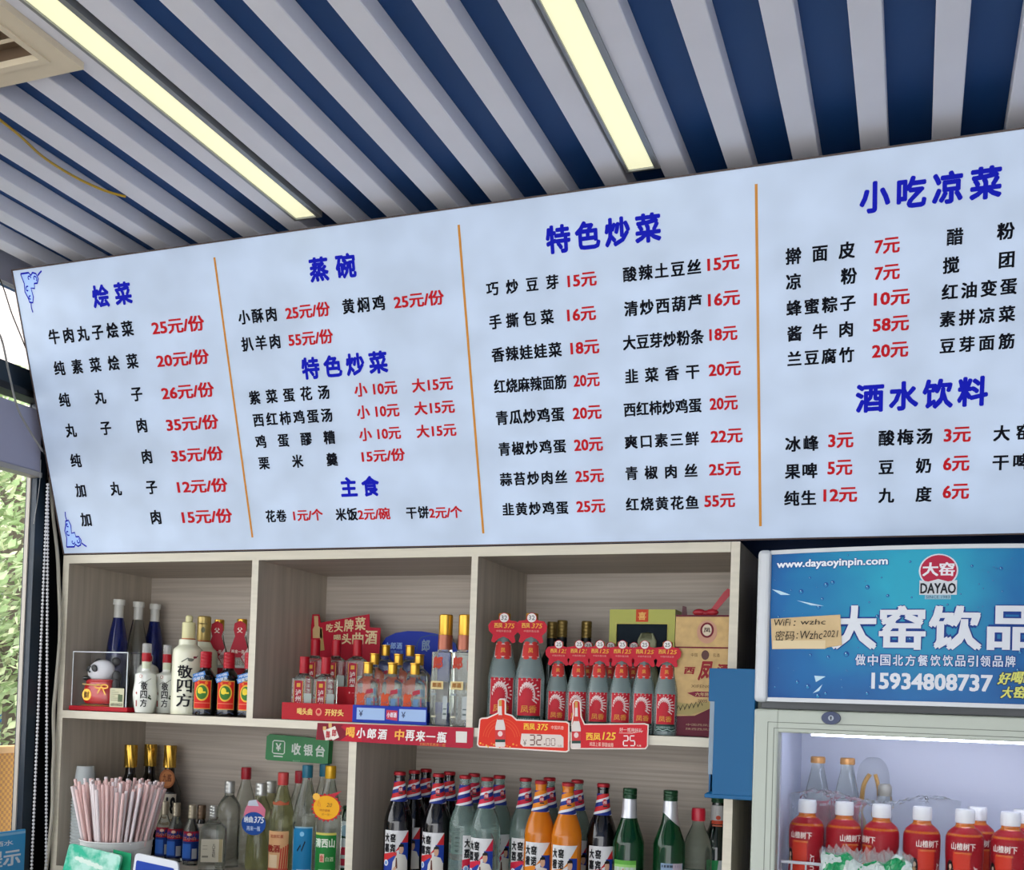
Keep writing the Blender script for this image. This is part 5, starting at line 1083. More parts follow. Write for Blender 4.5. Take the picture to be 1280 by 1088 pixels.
for ch, x0, y0, x1, y1 in (('好', 1246, 841, 1261, 856), ('喝', 1262, 840, 1277, 855), ('的', 1278, 839, 1293, 854), ('大', 1250, 859, 1264, 873), ('窑', 1265, 858, 1281, 873)): htext(lt, ch, x0, y0, x1, y1, ink('d6d870'), 5, .036, .25, ink('16345c'), .06)
lt.build('side_slogan', fr); lt = MB(); rnd = random.Random(3)
dk, lg_ = ink('0f4a8c'), ink('9fd0e0')
for i in range(130):
    x, z = hx0+(hx1-hx0)*rnd.random(), ZPB+tz+.004+(ZT-ZPB-2*tz-.01)*rnd.random(); r = .0011+.0042*rnd.random()**3
    lt.disc(x, z, r, r*1.05, hm, dk, 1, 12); lt.disc(x-r*.1, z-r*.35, r*.6, r*.45, hm, ink('2a86b4'), 1.4, 10); lt.disc(x-r*.3, z+r*.3, r*.25, r*.25, hm, lg_, 1.6, 8)
for pts in ([(965, 737), (975, 739), (988, 744), (976, 744)], [(996, 751), (1012, 754), (1030, 758), (1014, 757)], [(1018, 845), (1032, 846), (1020, 853)], [(1028, 856), (1024, 864), (1016, 867)]): lt.poly([onH(*p) for p in pts][::-1], hm, ink('b9d8e4'), 1.6)
lt.build('water_drops', fr)
# paper note stuck on the header
nt_ = thing('paper_note', 'tan handwritten wifi note stuck on the fridge header', 'note', (FXL, FY, 0))
def nm_(u, v, L=0): return Vector((u, bow(u)-.0048-.0003*L, v))
mb = MB(); mb.poly([onH(*p) for p in [(964, 774), (1050.5, 769), (1052.5, 807), (1034, 810), (1033, 811), (965.5, 812)]][::-1], nm_, mat('tan_paper', 'cbb184', .7, noise=.06, scale=(40, 40, 40)), 0)
mb.rect(*onH(966, 811.5), *onH(1032, 801), nm_, mat('paper_tape', 'd8c49a', .5), .6)
o_ = [onH(*p) for p in [(964, 774), (1050.5, 769), (1052.5, 807), (1034, 810), (965.5, 812)]]
bk_ = [Vector((u, bow(u)-.0040, v)) for u, v in o_]; ft_ = [nm_(u, v) for u, v in o_]
mb.add(bk_+ft_, [(i, (i+1) % 5, 5+(i+1) % 5, 5+i) for i in range(5)], MATS['tan_paper']); mb.build('paper', nt_)
mb = MB(); ik = ink('221c18')
for s, x0, y0, x1, y1 in (('WiFi', 967, 774.5, 988, 783), (':', 992, 776.5, 994.5, 783), ('wzhc', 1000.5, 774.5, 1032, 781.5), ('密码', 968.5, 789, 993, 801.5), (':', 995.5, 792, 997.5, 799), ('Wzhc', 999, 789, 1028, 799.5), ('2021', 1029, 788.5, 1047, 797)):
    a = onH(x0, y1); c = onH(x1, y0); mb.text(s, a[0], a[1], c[0], c[1], nm_, ik, 2.5, .004, .12)
mb.build('handwriting', nt_)
# wire shelf
zs = onY(1000, 1079, FY+.06).z-.052; sh = MB(); WS = mat('white_coated_wire', 'c9cbd0', .35)
for i in range(26): x = e+.02+(W_-2*e-.04)*i/25; sh.tube([(x, .062, zs), (x, DB-.045, zs)], .0022, WS, 6)
for y in (.062, .15, DB-.045): sh.tube([(e+.013, y, zs-.004), (W_-e-.013, y, zs-.004)], .0032, WS, 6)
shelf = sh.build('wire_shelf', fr, True)
rl = MB(); zr = zs+.052; rl.tube([(e+.016, .060, zs-.004), (e+.016, .060, zr), (W_-e-.016, .060, zr), (W_-e-.016, .060, zs-.004)], .0030, WS, 8)
for i in range(20): x = e+.035+(W_-2*e-.07)*i/19; rl.tube([(x, .060, zs-.004), (x, .060, zr)], .0018, WS, 6)
rl.build('front_rail', shelf, True)
mb = MB()
for z in (zs+.02, zs-.02): mb.box(e+.012, e+.024, .058, .075, z-.012, z+.012, mat('shelf_bracket_grey', '8d9098', .4, metal=.4)); mb.box(e+.0125, e+.0245, .0575, .060, z-.005, z+.005, BLACK)
mb.build('shelf_bracket', fr)
ZS = zs+.0024
# juice bottles
jp2 = [(.028, 0), (.032, .004), (.0325, .03), (.031, .06), (.0325, .09), (.0325, .118), (.029, .131), (.019, .141), (.0158, .146), (.0152, .156)]
capz = onY(1055, 1003, FY+.10).z-ZS
kk = capz/.176; jp2 = [(r, z*kk) for r, z in jp2]
jm = mat('red_juice_sleeve', '9a0c1c', .45, spec=.25); om = mat('amber_juice_plastic', 'd8752a', .15, trans=.3)
jb = thing('juice_bottle', '', 'bottle', (0, 0, 0), 0, 'red juice bottles in the fridge'); pr = smoothp(jp2); rf = interp(pr)
MB().lathe([(0, 0)]+pr+[(0, pr[-1][1])], om, 28).build('bottle_body', jb, True)
sl_ = MB(); zz_ = [0.003+i*.138*kk/15 for i in range(16)]; sl_.lathe([(rf(z)+.0005, z) for z in zz_], jm, 32); sl_.build('label_sleeve', jb, True)
MB().lathe([(0, .150*kk)]+ridged(.0172, .150*kk, .176*kk, 1, .0002)+[(0, .176*kk)], mat('white_bottle_cap', 'd9dadc', .35), 28).build('cap', jb, True)
jl_ = MB(); m3 = cyl(lambda z: rf(z)+.0006, .0004)
jl_.rect(-.018, .012, .012, .096*kk, m3, ink('c8321c'), 1, 10, 4); jl_.text('山楂树下', -.021, .100*kk, .021, .114*kk, m3, ink('e6d8d0'), 3, .02); jl_.text('HAWTHORN', -.014, .092*kk, .014, .096*kk, m3, ink('d89040'), 3, .01)
jl_.disc(-.024, .062*kk, .0075, .016, m3, ink('1c1014'), 2, 20); jl_.disc(-.023, .066*kk, .003, .005, m3, ink('d8b8a0'), 3, 10); jl_.poly([(-.028, .046*kk), (-.019, .046*kk), (-.021, .060*kk), (-.026, .060*kk)], m3, ink('c8a070'), 3)
jv = lambda u, v, L=1: m3(.024-v, u, L); jl_.text('JUICY', .030, -.004, .070*kk, .006, jv, ink('e0c8c4'), 3, .03); jl_.build('label_print', jb)
K = Line(jb)
for i, (px, py, rz, z_) in enumerate(((1009, 1001, -.25, 'beside the fridge wall'), (1055.5, 1003, .5, ''), (1102, 1008, -.9, ''), (1153, 1010, .35, ''), (1206.5, 1015, -.1, ''), (1263.5, 1019, -.35, ''), (1313, 1022, .2, ''))):
    if i == 6: continue
    K.at(px, 1015, FY+.102+.002*(i % 2), ZS, f'red hawthorn juice bottle, {ORD[i]} in the front row from the fridge wall by the cabinet', rz=rz)
for i, px in enumerate((1222, 1279)): K.at(px, 1015, FY+.18, ZS, ['red hawthorn juice bottle behind the fifth front one', 'red hawthorn juice bottle behind the sixth front one'][i], rz=.3+.3*i)
# clear conical soda bottles at the back
cpz = onY(1022, 946, FY+.26).z-ZS; kq = cpz/.235
cp3 = [(.026, 0), (.030, .004), (.031, .06), (.0305, .115), (.027, .145), (.019, .185), (.0135, .210), (.0125, .222)]
cb = bottle('soda_bottle', '', 'bottle', 'conical clear bottles in the fridge', [(r, z*kq) for r, z in cp3], LIQ, [('cap', capp(.0148, .222*kq, .235*kq, .002), mat('orange_crown_cap', 'c8935a', .35, metal=.2))], [('front_label', .10, .06*kq, .146*kq, 'b01c44', [('r', 0, .90, 1, .95, 'd8a8b4')])])
K = Line(cb); K.at(1021.5, 990, FY+.26, ZS, 'conical clear bottle with orange cap nearer the fridge wall', k=.4); K.at(1058.5, 990, FY+.26, ZS, 'conical clear bottle with orange cap beside the wrapped packet', k=.4)
# wrapped packet with yellow contents
P = onY(1091, 990, FY+.29); hz = onY(1091, 947, FY+.29).z-ZS
wp = thing('wrapped_packet', 'clear arched wrapped packet holding amber sticks behind the white-capped juice bottles', 'packet', (P.x, FY+.285, ZS))
mb = MB(); mb.lathe(smoothp([(.030, 0), (.033, .02), (.033, hz*.55), (.033, hz*.8), (.027, hz*.93), (.014, hz*.99), (.004, hz)]), mat('thin_film', 'f0f2f2', .08, trans=.95, ior=1.12), 28, sq=(2.6, .55)); mb.build('film_wrap', wp, True)
mb = MB(); am = mat('amber_stick', 'c8943c', .4)
mb.tube(spline([(-.020, 0, .01), (-.021, 0, hz*.5), (-.018, 0, hz*.75), (-.006, 0, hz*.86)]), .0045, am, 8); mb.tube(spline([(.010, -.004, .01), (.010, -.004, hz*.5), (.012, -.004, hz*.72), (.004, 0, hz*.86)]), .004, am, 8); mb.build('amber_sticks', wp, True)
P = onY(1106, 988, FY+.24); MBb = MB(); MBb.lathe([(0, 0), (.010, 0), (.0135, .006), (.0135, .014), (.009, .019), (0, .020)], mat('grey_cap_disc', '8f8d84', .4), 20); 
for v in MBb.v: v.y, v.z = -v.z, v.y
# small grey lid leaning on a bottle, held up on a short jar below it
jar = thing('small_jar', 'small jar with grey lid peeking above the third juice cap', 'jar', (P.x, FY+.245, ZS))
MB().lathe(smoothp([(.013, 0), (.015, .003), (.015, P.z-ZS-.02), (.012, P.z-ZS-.012)]), LIQ, 20).build('glass', jar, True)
MB().lathe([(0, P.z-ZS-.012), (.0125, P.z-ZS-.012), (.0135, P.z-ZS-.008), (.0135, P.z-ZS+.006), (.010, P.z-ZS+.012), (0, P.z-ZS+.013)], mat('grey_cap_disc', '8f8d84', .4), 20).build('lid', jar, True)
# crumpled film over the second row, and a bag of green-printed packets in front
def crumple(name, x0, x1, y0, y1, z0, hfun, amp, mt, seed, nx=46, ny=18):
    rnd = random.Random(seed); vs = []; fs = []
    gx = [[rnd.uniform(-1, 1) for _ in range(ny+1)] for _ in range(nx+1)]
    for i in range(nx+1):
        for j in range(ny+1):
            u, v = i/nx, j/ny; x = x0+(x1-x0)*u; y = y0+(y1-y0)*v
            vs.append((x+amp*.3*gx[i][j], y+amp*.2*gx[i-1][j], z0+hfun(u, v)+amp*gx[i][j]*min(1, 6*min(u, 1-u, v+.05, 1-v+.05))))
    for i in range(nx):
        for j in range(ny): a = i*(ny+1)+j; fs.append((a, a+ny+1, a+ny+2, a+1))
    mb = MB(); mb.add(vs, fs, mt); return mb
film = mat('crinkled_plastic_film', 'eceff2', .12, trans=.9, ior=1.15)
cz = ZS+capz
A_, B_ = FXL+e+.016, onY(1200, 1015, FY+.2).x
mb = crumple('plastic_film', A_, B_, FY+.142, FY+.235, ZS+.016, lambda u, v: capz*(.93+.10*math.sin(9*u)*.5)*(1-(abs(v-.5)*2)**4), .006, film, 5)
tag(mb.build('plastic_film'), 'crinkled clear plastic film draped over the second row inside the fridge', 'plastic film')
A_, B_ = onY(1028, 1080, FY+.075).x, onY(1140, 1080, FY+.075).x; ztop = onY(1090, 1071, FY+.07).z
gbm = bpy.data.materials.new('green_white_packaging'); gbm.use_nodes = True; nt = gbm.node_tree; b = nt.nodes['Principled BSDF']; b.inputs['Roughness'].default_value = .15
tc = nt.nodes.new('ShaderNodeTexCoord'); nz = nt.nodes.new('ShaderNodeTexNoise'); nz.inputs['Scale'].default_value = 38; rp = nt.nodes.new('ShaderNodeValToRGB'); rp.color_ramp.interpolation = 'CONSTANT'
rp.color_ramp.elements[0].color = (*hexc('1c9458'), 1); rp.color_ramp.elements[1].position = .54; rp.color_ramp.elements[1].color = (*hexc('c4d0ca'), 1)
nt.links.new(tc.outputs['Object'], nz.inputs['Vector']); nt.links.new(nz.outputs['Fac'], rp.inputs['Fac']); nt.links.new(rp.outputs['Color'], b.inputs['Base Color'])
bag = thing('packaging_bag', 'crinkled bag of green and white packaging on the fridge shelf before the juice bottles', 'bag')
# the bag hangs over the front rail: a front and a back sheet joined by a crinkled fold
rnd = random.Random(9); nx, ny = 54, 22; vs = []; fs = []
prof_b = [(.047, zs-.03), (.046, zs+.005), (.047, zs+.03), (.050, ztop-.016), (.055, ztop-.005), (.060, ztop), (.0645, ztop-.007), (.0668, ztop-.03), (.0668, ZS+.004)]
pb2 = spline([(0, y, z) for y, z in prof_b], 3)
for i in range(nx+1):
    for j, p in enumerate(pb2):
        a = .0018*rnd.uniform(-1, 1); edge = .010*math.sin(9.0*i/nx)+.006*math.sin(23.0*i/nx+1)
        top_k = max(0, 1-abs(p.z-ztop)/.03)
        vs.append((A_+(B_-A_)*i/nx+.002*rnd.uniform(-1, 1), FY+p.y+(a if p.y < .058 else -abs(a)*.3), p.z+edge*top_k*.8-(.004 if top_k else 0)+.0015*rnd.uniform(-1, 1)*top_k))
m_ = len(pb2)
for i in range(nx):
    for j in range(m_-1): a = i*m_+j; fs.append((a, a+m_, a+m_+1, a+1))
mb = MB(); mb.add(vs, fs, gbm); mb.build('printed_wrap', bag)
mb = MB()
for k in range(26):     # crinkled clear film ends sticking up along the fold
    x = A_+(B_-A_)*(k+.5)/26; h = .010+.016*rnd.random(); y = FY+.056+.004*rnd.random()
    mb.add([(x-.006, y, ztop-.012), (x+.006, y+.001, ztop-.012), (x+.008*rnd.uniform(.2, 1), y-.002, ztop-.004+h*.6), (x-.004*rnd.random(), y+.002, ztop-.004+h), (x-.008, y-.001, ztop+h*.3)], [(0, 1, 2), (0, 2, 3), (0, 3, 4)], mat('crinkled_film_white', 'eef2f2', .12, trans=.8, ior=1.2))
mb.build('film_ends', bag)

# ================================================================== blue file box on the fridge side
x0 = onY(886, 860, -.13).x; x1 = FXL-.0006; za = onY(890, 998, -.13).z; zb_ = onY(888, 835.5, -.13).z; zm = onY(886, 877, -.13).z
BX = mat('blue_file_box_plastic', '045a8a', .45, spec=.3); bxl = thing('file_box', 'open-topped blue plastic file box fixed to the fridge side', 'file box', (x0, -.13, za))
wb = x1-x0; hb2 = zb_-za; mb = MB(); stp = .0115
mb.rbox(stp, wb, 0, .003, 0, hb2, BX, .001, 1); mb.box(wb-.003, wb, .003, .10, 0, hb2, BX); mb.box(0, wb-.003, .097, .10, 0, hb2, BX); mb.rbox(0, wb, 0, .10, -.0, .010, BX, .002, 1); mb.box(0, .003, .03, .097, .01, zm-za, BX); mb.rbox(0, stp+.002, 0, .003, zm-za, hb2, BX, .001, 1); mb.build('shell', bxl)
MB().box(.003, stp, .001, .0025, .045, zm-za, mat('translucent_blue_edge', '9cb4c4', .2, trans=.6)).build('clear_side_strip', bxl)
mb = MB(); mb.rbox(-.002, wb, -.002, .002, .0, .008, BX, .001, 1); mb.build('bottom_lip', bxl)

# ================================================================== straws, cards and boards in front
cy = -.13; Pr = onY(146, 1048, cy); rw = 43.5/ppm(Pr); rimz = onZ(0, 0, 1).z if 0 else Pr.z
cupo = thing('straw_cup', 'white paper cup packed with drinking straws', 'cup', (Pr.x, cy, CTZ)); hc = rimz-CTZ
cw = mat('white_paper_cup', 'dad9d6', .5); rb0 = rw*.86; fl0 = hc-.10
MB().lathe([(0, .002), (rb0-.001, .002), (rb0, 0), (rb0+.001, .003), (rw-.001, hc-.004), (rw+.0015, hc-.002), (rw+.001, hc), (rw-.001, hc-.001), (rw-.003, hc-.006), (rw-.006, fl0), (0, fl0)], cw, 40).build('cup_body', cupo, True)
mb = MB()
for zf in (.35, .6, .85): r = rb0+(rw-rb0)*zf; mb.lathe([(r-.001, hc*zf-.0012), (r+.0008, hc*zf), (r-.0006+.001, hc*zf+.0012)], cw, 40)
mb.build('ribs', cupo, True)
STR = mat('pale_pink_straw', 'f3d3ce', .35, trans=.3, ior=1.2); STW = mat('pale_white_straw', 'f6ecec', .35, trans=.3, ior=1.2)
rnd = random.Random(11); topz = onY(150, 978, cy).z-CTZ; protos = []; NS = 150; SR = .0038
for mt_ in (STR, STR, STW):
    mb = MB(); mb.lathe([(SR-.0002, 0), (SR, .0005), (SR, .2245), (SR-.0002, .225), (SR-.0009, .225), (SR-.0009, 0), (SR-.0002, 0)], mt_, 12); protos.append(mb.build('drinking_straw', None, True))
used_ = set()
for k in range(NS):
    rr = math.sqrt((k+.5)/NS); th = k*2.39996; tx, ty = rr*math.cos(th), rr*math.sin(th)
    b0 = Vector((tx*.054, ty*.054, fl0+.001)); tp0 = Vector((tx*.118, ty*.090, topz+rnd.uniform(-.010, .012)-.010*rr*rr)); d = tp0-b0
    ph = k % 3
    if ph in used_: o = protos[ph].copy(); C.objects.link(o)
    else: o = protos[ph]; used_.add(ph)
    o.scale = (1, 1, d.length/.225); o.rotation_mode = 'QUATERNION'; o.rotation_quaternion = Vector((0, 0, 1)).rotation_difference(d.normalized())
    o.location = Vector((Pr.x, cy, CTZ))+b0
    tag(o, 'pale pink drinking straw fanned out in the white paper cup' if ph < 2 else 'whitish drinking straw fanned out in the white paper cup', 'straw', 'drinking straws in the paper cup')
# mint card case
def slabcard(name, label, cat, corners, y, tilt, th, mt, rr):
    pass
yy = -.25; P = onY(113, 1075, yy); pxs = 1/ppm(P); Q = lambda px, py: ((px-113)*pxs, (1075-py)*pxs)
def rounded(pts, r, n=5):
    out = []; m_ = len(pts)
    for i in range(m_):
        a, b, c = Vector(pts[i-1]), Vector(pts[i]), Vector(pts[(i+1) % m_])
        p, q_ = b+(a-b).normalized()*r, b+(c-b).normalized()*r
        for k in range(n+1): t = k/n; v = p*(1-t)**2+b*2*t*(1-t)+q_*t*t; out.append((v.x, v.y))
    return out
hbot = (P.z-CTZ); ybm = -hbot
mc = thing('card_case', 'mint green marbled card case leaning before the straw cup', 'card case', (P.x, yy, P.z))
pts = rounded([(-52*pxs, ybm+.0006), (34*pxs, ybm+.0006), (47.5*pxs, 8.5*pxs), (-34*pxs, 18*pxs)], 6*pxs)
mm = mat('mint_marbled_card', '9ad8c4', .35)
nt = mm.node_tree; b = nt.nodes['Principled BSDF']; tc = nt.nodes.new('ShaderNodeTexCoord'); nz = nt.nodes.new('ShaderNodeTexNoise'); nz.inputs['Scale'].default_value = 26; nz.inputs['Detail'].default_value = 4; rp = nt.nodes.new('ShaderNodeValToRGB')
rp.color_ramp.elements[0].position = .40; rp.color_ramp.elements[0].color = (*hexc('22b08c'), 1); rp.color_ramp.elements[1].position = .60; rp.color_ramp.elements[1].color = (*hexc('b4ded0'), 1)
nt.links.new(tc.outputs['Object'], nz.inputs['Vector']); nt.links.new(nz.outputs['Fac'], rp.inputs['Fac']); nt.links.new(rp.outputs['Color'], b.inputs['Base Color'])
mb = MB(); prism(mb, pts, card(0, 0, 0), .006, mm); mb.build('case', mc)
mb = MB(); f9 = front(0, -.0002, 0); 
for i in range(7): mb.disc((-20+i*6)*pxs, (0-i*1.4)*pxs, 4.5*pxs, (2.6+(i % 2))*pxs, f9, ink('d4e6da'), 1+.1*i, 12)
mb.build('pale_splash', mc)
P = onY(152, 1066, -.225); gc = thing('card', 'plain green card standing between the mint case and the straw cup', 'card', (P.x, -.225, CTZ+.0005)); g = 1/ppm(P); hh = onY(152, 1063.5, -.225).z-CTZ
mb = MB(); prism(mb, [(-14*g, 0), (14*g, 0), (15*g, hh-3*g), (-13*g, hh)], card(0, 0, 0), .001, ink('1f9a68')); mb.build('sheet', gc)
P = onY(194, 1085, -.29); g = 1/ppm(P); pc = thing('card_stand', 'white plastic card stand with blue centre before the straw cup', 'card stand', (P.x, -.29, P.z)); zb3 = CTZ-P.z+.0006
mb = MB(); prism(mb, rounded([(-41*g, zb3), (38*g, zb3), (34*g, 10*g), (-31*g, 16*g)], 6*g), card(0, 0, 0), .005, mat('white_card_plastic', 'd0d4da', .35, coat=.3)); mb.build('plate', pc)
mb = MB(); mb.poly(rounded([(-34*g, zb3+.004), (32*g, zb3+.004), (29*g, 1.5*g), (-29*g, 7*g)], 3*g), front(0, -.0002, 0), ink('1c3f9c'), 1); mb.build('blue_panel', pc)

# ================================================================== things along the window side
bead = MB(); cm = mat('white_bead_chain', 'cfcfd2', .35)
def beadrun(p0, p1, step, r):
    n = max(2, int((p1-p0).length/step))
    for i in range(n+1): bead.ball(p0.lerp(p1, i/n), r, cm, 8, 5)
    bead.tube([p0, p1], .0008, cm, 5)
cyy = YP-.02
A0 = onY(59.5, 606, cyy); 
beadrun(A0, onY(39, 1100, cyy-.012), .0092, .0036); beadrun(A0+Vector((.001, 0, 0)), onY(57.5, 1100, cyy+.006), .0092, .0036)
tag(bead.build('bead_chain', None, True), 'white beaded blind cord hanging in two strands beside the window frame', 'blind cord')
CBL = mat('cream_cable_sheath', 'b3ae9e', .5)
pts = [onY(x, y, -.012) for x, y in ((58, 560), (61, 585), (66, 640), (71.5, 690), (73.5, 730), (75, 790), (70.5, 850), (67, 890), (67.5, 935), (66, 970), (65.5, 1010), (62, 1050), (56, 1100))]
tag(MB().tube(spline(pts), .0045, CBL, 8).build('cable', None, True), 'cream cable running down beside the cabinet side panel', 'cable')
pts = [onX(x, y, WXF+.05) for x, y in ((-4, 412), (3, 428), (12, 470), (22, 510), (38, 540), (52, 562))]+[onY(58, 572, -.03), onY(58.5, 600, -.02)]
tag(MB().tube(spline(pts), .0026, mat('grey_cord', '8d8c88', .5), 6).build('cord', None, True), 'grey cord drooping across the window transom to the board corner', 'cord')
pts = [onX(x, y, WXF+.03) for x, y in ((-3, 343), (5, 362), (14, 390), (24, 415), (34, 440))]
tag(MB().tube(spline(pts), .0016, BLACK, 6).build('wire', None, True), 'thin black wire crossing the bright transom window', 'wire')
pts = [onX(x, y, WXF+.045) for x, y in ((51, 575), (50, 600), (47, 625), (42, 655))]
tag(MB().tube(spline(pts), .0009, mat('grey_cord', '8d8c88', .5), 6).build('thread', None, True), 'thin loose thread hanging on the dark window post', 'thread')
# blue notice board inside, by the sill
P = onX(0, 1060, WX+.06); bz = onX(29, 1037, WX+.06); zz0 = CTZ
nb_ = thing('notice_board', 'sky blue notice board with white writing beside the window', 'notice board', (WX+.06, 0, CTZ))
y1_ = onX(30, 1050, WX+.06).y; y0_ = y1_-.34; h_ = onX(30, 1036.5, WX+.06).z-CTZ
mb = MB(); mb.rbox(0, .006, y0_, y1_, 0.0, h_, mat('sky_blue_board', '3c9ad0', .35), .002, 1); mb.build('board', nb_)
f10 = plane((.0062, y0_, 0), (0, 1, 0), (0, 0, 1), .0004); mb = MB(); mb.text('温馨提示', .10, h_-.085, .325, h_-.045, f10, ink('dbe6ee'), 1, .03); mb.text('请勿自带酒水', .12, h_-.035, .30, h_-.022, f10, ink('dbe6ee'), 1, .02); mb.rect(0.003, h_-.010, .337, h_-.004, f10, ink('8fc4e4'), 1); mb.build('lettering', nb_)

# ================================================================== outside the window
struct(MB().box(-30, WX-.2, -14, 22, -.2, -.05, mat('street_paving', '9a9790', .8, noise=.1, scale=(2, 2, 2))), 'ground')
def beyond(px, py, d): v = ray(px, py); return CAM+v*(d/v.dot(fw))
PB = beyond(18, 420, 17)
fb_ = thing('street_building', 'pale pinkish building wall seen through the transom window', 'building', (PB.x, PB.y, -.05))
mb = MB(); mb.box(-9, 9, 0, 2, 0, 9, mat('pale_pink_render', 'c4b8b2', .8, noise=.03, scale=(1, 1, 1))); mb.build('wall', fb_, rz=0)
fb_.rotation_euler = (0, 0, .75)
for i in range(4):
    for j in range(2): MB().box(-5+i*2.8, -3.6+i*2.8, -.02, .01, 1+j*3.6, 2.6+j*3.6, mat('distant_window', 'a9b4bc', .2)).build('window', fb_)
LF = [mat('leaf_pale_green', 'a3b489', .6), mat('leaf_mid_green', '8ba26e', .6), mat('leaf_yellow_green', 'b8c196', .6)]
for l in LF:
    b = l.node_tree.nodes['Principled BSDF']; b.inputs['Subsurface Weight'].default_value = 0
def tree(label, at_, h, cr_r, nl, seed, lean=0, cat='tree', grp='trees outside the window', base=1.1, leafsize=.036):
    r_ = random.Random(seed); t = thing('street_tree', label, cat, (at_[0], at_[1], -.05), 0, grp)
    tk = MB(); tk.tube(spline([(0, 0, 0), (.05+lean*.3, 0, h*.3), (.0+lean*.6, .05, h*.55), (.02+lean, .02, h*.85)]), .07, mat('tree_bark', '6d6258', .8), 8)
    for i in range(6): a = r_.random()*6.28; z = h*(.35+.08*i); tk.tube([(lean*.5, 0, z), (lean*.5+math.cos(a)*cr_r*.7, math.sin(a)*cr_r*.7, z+cr_r*.5)], [.03, .01], MATS['tree_bark'], 6)
    tk.build('trunk', t, True); fo = MB()
    for i in range(nl):
        while True:
            p = Vector((r_.uniform(-1, 1), r_.uniform(-1, 1), r_.uniform(-1, 1)))
            if .35 < p.length < 1: break
        cl = math.sin(p.x*7+seed)*math.sin(p.y*6)*math.sin(p.z*8); 
        c = Vector((lean+p.x*cr_r, p.y*cr_r, base+(h-base)*.5+p.z*(h-base)*.5+.05*cl)); n_ = Vector((r_.gauss(0, 1), r_.gauss(0, 1), r_.gauss(.6, 1))).normalized(); a = n_.orthogonal().normalized(); b2 = n_.cross(a); s_ = leafsize*r_.uniform(.6, 1.3)
        fo.add([c-a*s_*.9, c+b2*s_*.45-a*.1*s_, c+a*s_*.9+n_*s_*.2, c-b2*s_*.45-a*.1*s_], [(0, 1, 2, 3)], LF[r_.randrange(3)])
    fo.build('foliage', t); return t
for (px, d, h, r, n, s_, lb_) in ((14, 6.3, 3.5, 1.0, 15000, 1, 'leafy pale green tree filling the window beside the dark post'), (-30, 10.5, 4.6, 1.5, 9000, 2, 'leafy tree farther along the street outside'), (47, 15.5, 5.4, 1.6, 9000, 4, 'leafy tree just behind the dark window post outside')):
    P = beyond(px, 800, d); tree(lb_, (P.x, P.y), h, r, n, s_)
P = beyond(2, 900, 3.4); tk = MB(); tk.tube([(0, 0, 0), (-.25, .1, .9), (-.5, .2, 1.9)], .055, MATS['tree_bark'], 8); tk.tube([(-.2, .08, .75), (.1, .2, 1.5)], .03, MATS['tree_bark'], 6)
o = tk.build('tree_trunk', None, True); o.location = (P.x, P.y, -.05); tag(o, 'bare leaning tree trunk outside low in the window', 'tree trunk')
P = beyond(10, 905, 4.9); hg = MB(); r_ = random.Random(8); hm_ = [mat('hedge_lime', '8fae3c', .6), mat('hedge_green', '6f8f34', .6)]
for i in range(2600):
    c = Vector((r_.uniform(-1.6, 1.6), r_.uniform(-.3, .3), r_.uniform(.0, .62))); n_ = Vector((r_.gauss(0, 1), r_.gauss(0, 1), r_.gauss(0, 1))).normalized(); a = n_.orthogonal().normalized(); b2 = n_.cross(a); s_ = .06
    hg.add([c-a*s_, c+b2*s_*.5, c+a*s_, c-b2*s_*.5], [(0, 1, 2, 3)], hm_[r_.randrange(2)])
o = hg.build('hedge'); o.location = (P.x, P.y, .56); o.rotation_euler = (0, 0, .75); tag(o, 'clipped lime green hedge low outside the window', 'hedge')
bxh = MB().box(-1.7, 1.7, -.35, .35, 0, .56, mat('planter_stone', 'a8a49a', .8)); o = bxh.build('planter'); o.location = (P.x, P.y, -.05); o.rotation_euler = (0, 0, .75); tag(o, 'long stone planter carrying the hedge outside', 'planter')
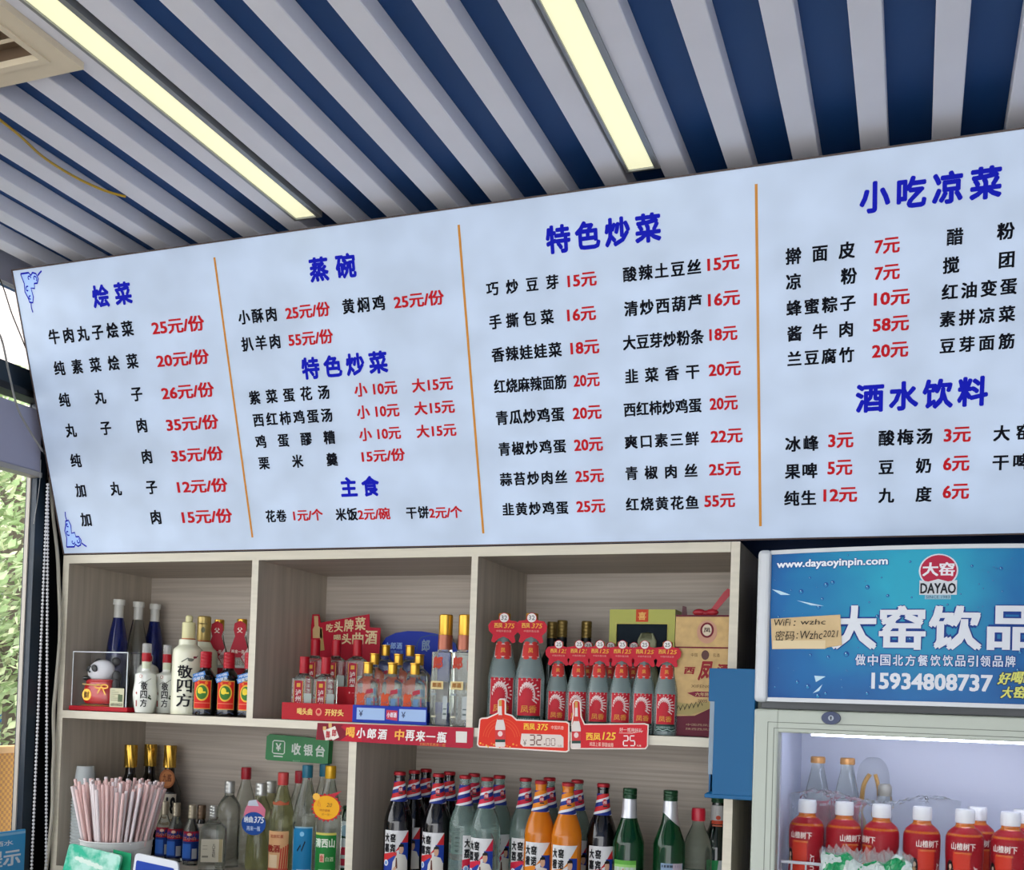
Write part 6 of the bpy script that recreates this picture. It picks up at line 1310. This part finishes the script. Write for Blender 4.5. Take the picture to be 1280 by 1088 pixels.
# parked car
P = beyond(14, 882, 9.3); car = thing('parked_car', 'blue car parked outside behind the hedge', 'car', (P.x, P.y, -.05), .75)
cbm = mat('blue_car_paint', '3f78b0', .25, metal=.2, coat=.6); mb = MB()
pf = [(-2.0, .45), (-1.95, .85), (-1.2, .98), (-.75, 1.42), (.7, 1.45), (1.3, 1.02), (1.95, .92), (2.05, .5), (1.9, .3), (-1.9, .3)]
prism(mb, pf, card(0, -.8, 0), -1.6, cbm)
mb.build('body', car); mb = MB()
prism(mb, [(-1.05, 1.0), (-.68, 1.36), (-.05, 1.38), (-.05, 1.0)], card(0, -.805, 0), -.01, mat('car_glass', '4a5a68', .1)); prism(mb, [(.02, 1.0), (.02, 1.38), (.64, 1.38), (1.1, 1.02)], card(0, -.805, 0), -.01, MATS['car_glass']); mb.build('side_windows', car)
for x in (-1.25, 1.25):
    wh = MB().lathe([(0, -.1), (.30, -.1), (.33, -.05), (.33, .08), (.30, .1), (0, .1)], BLACK, 24); 
    for v in wh.v: v.y, v.z = v.z-.72, v.y+.33; v.x += x
    wh.build('wheel', car, True)
# yellow mesh barrier
P = onX(22, 980, WX-.42); Pt = onX(22, 932, WX-.42)
ym = thing('mesh_barrier', 'yellow perforated mesh barrier with orange rim outside the window', 'barrier', (WX-.42, Pt.y, -.05))
mt_ = mat('yellow_mesh', 'd8a010', .5); 
nt = mt_.node_tree; b = nt.nodes['Principled BSDF']; tc = nt.nodes.new('ShaderNodeTexCoord'); mpn = nt.nodes.new('ShaderNodeMapping'); mpn.inputs['Scale'].default_value = (1, 110, 110); ck = nt.nodes.new('ShaderNodeTexChecker'); ck.inputs['Scale'].default_value = 1; ck.inputs['Color1'].default_value = (*hexc('c68a06'), 1); ck.inputs['Color2'].default_value = (*hexc('a46c04'), 1)
nt.links.new(tc.outputs['Object'], mpn.inputs['Vector']); nt.links.new(mpn.outputs['Vector'], ck.inputs['Vector']); nt.links.new(ck.outputs['Color'], b.inputs['Base Color'])
hh = Pt.z+.05; MB().box(-.012, .012, -1.4, -.001, .0, hh-.02, mt_).build('mesh_panel', ym); MB().rbox(-.018, .018, -1.42, .003, hh-.022, hh, mat('orange_rim', 'd8a868', .5), .004).build('top_rim', ym)
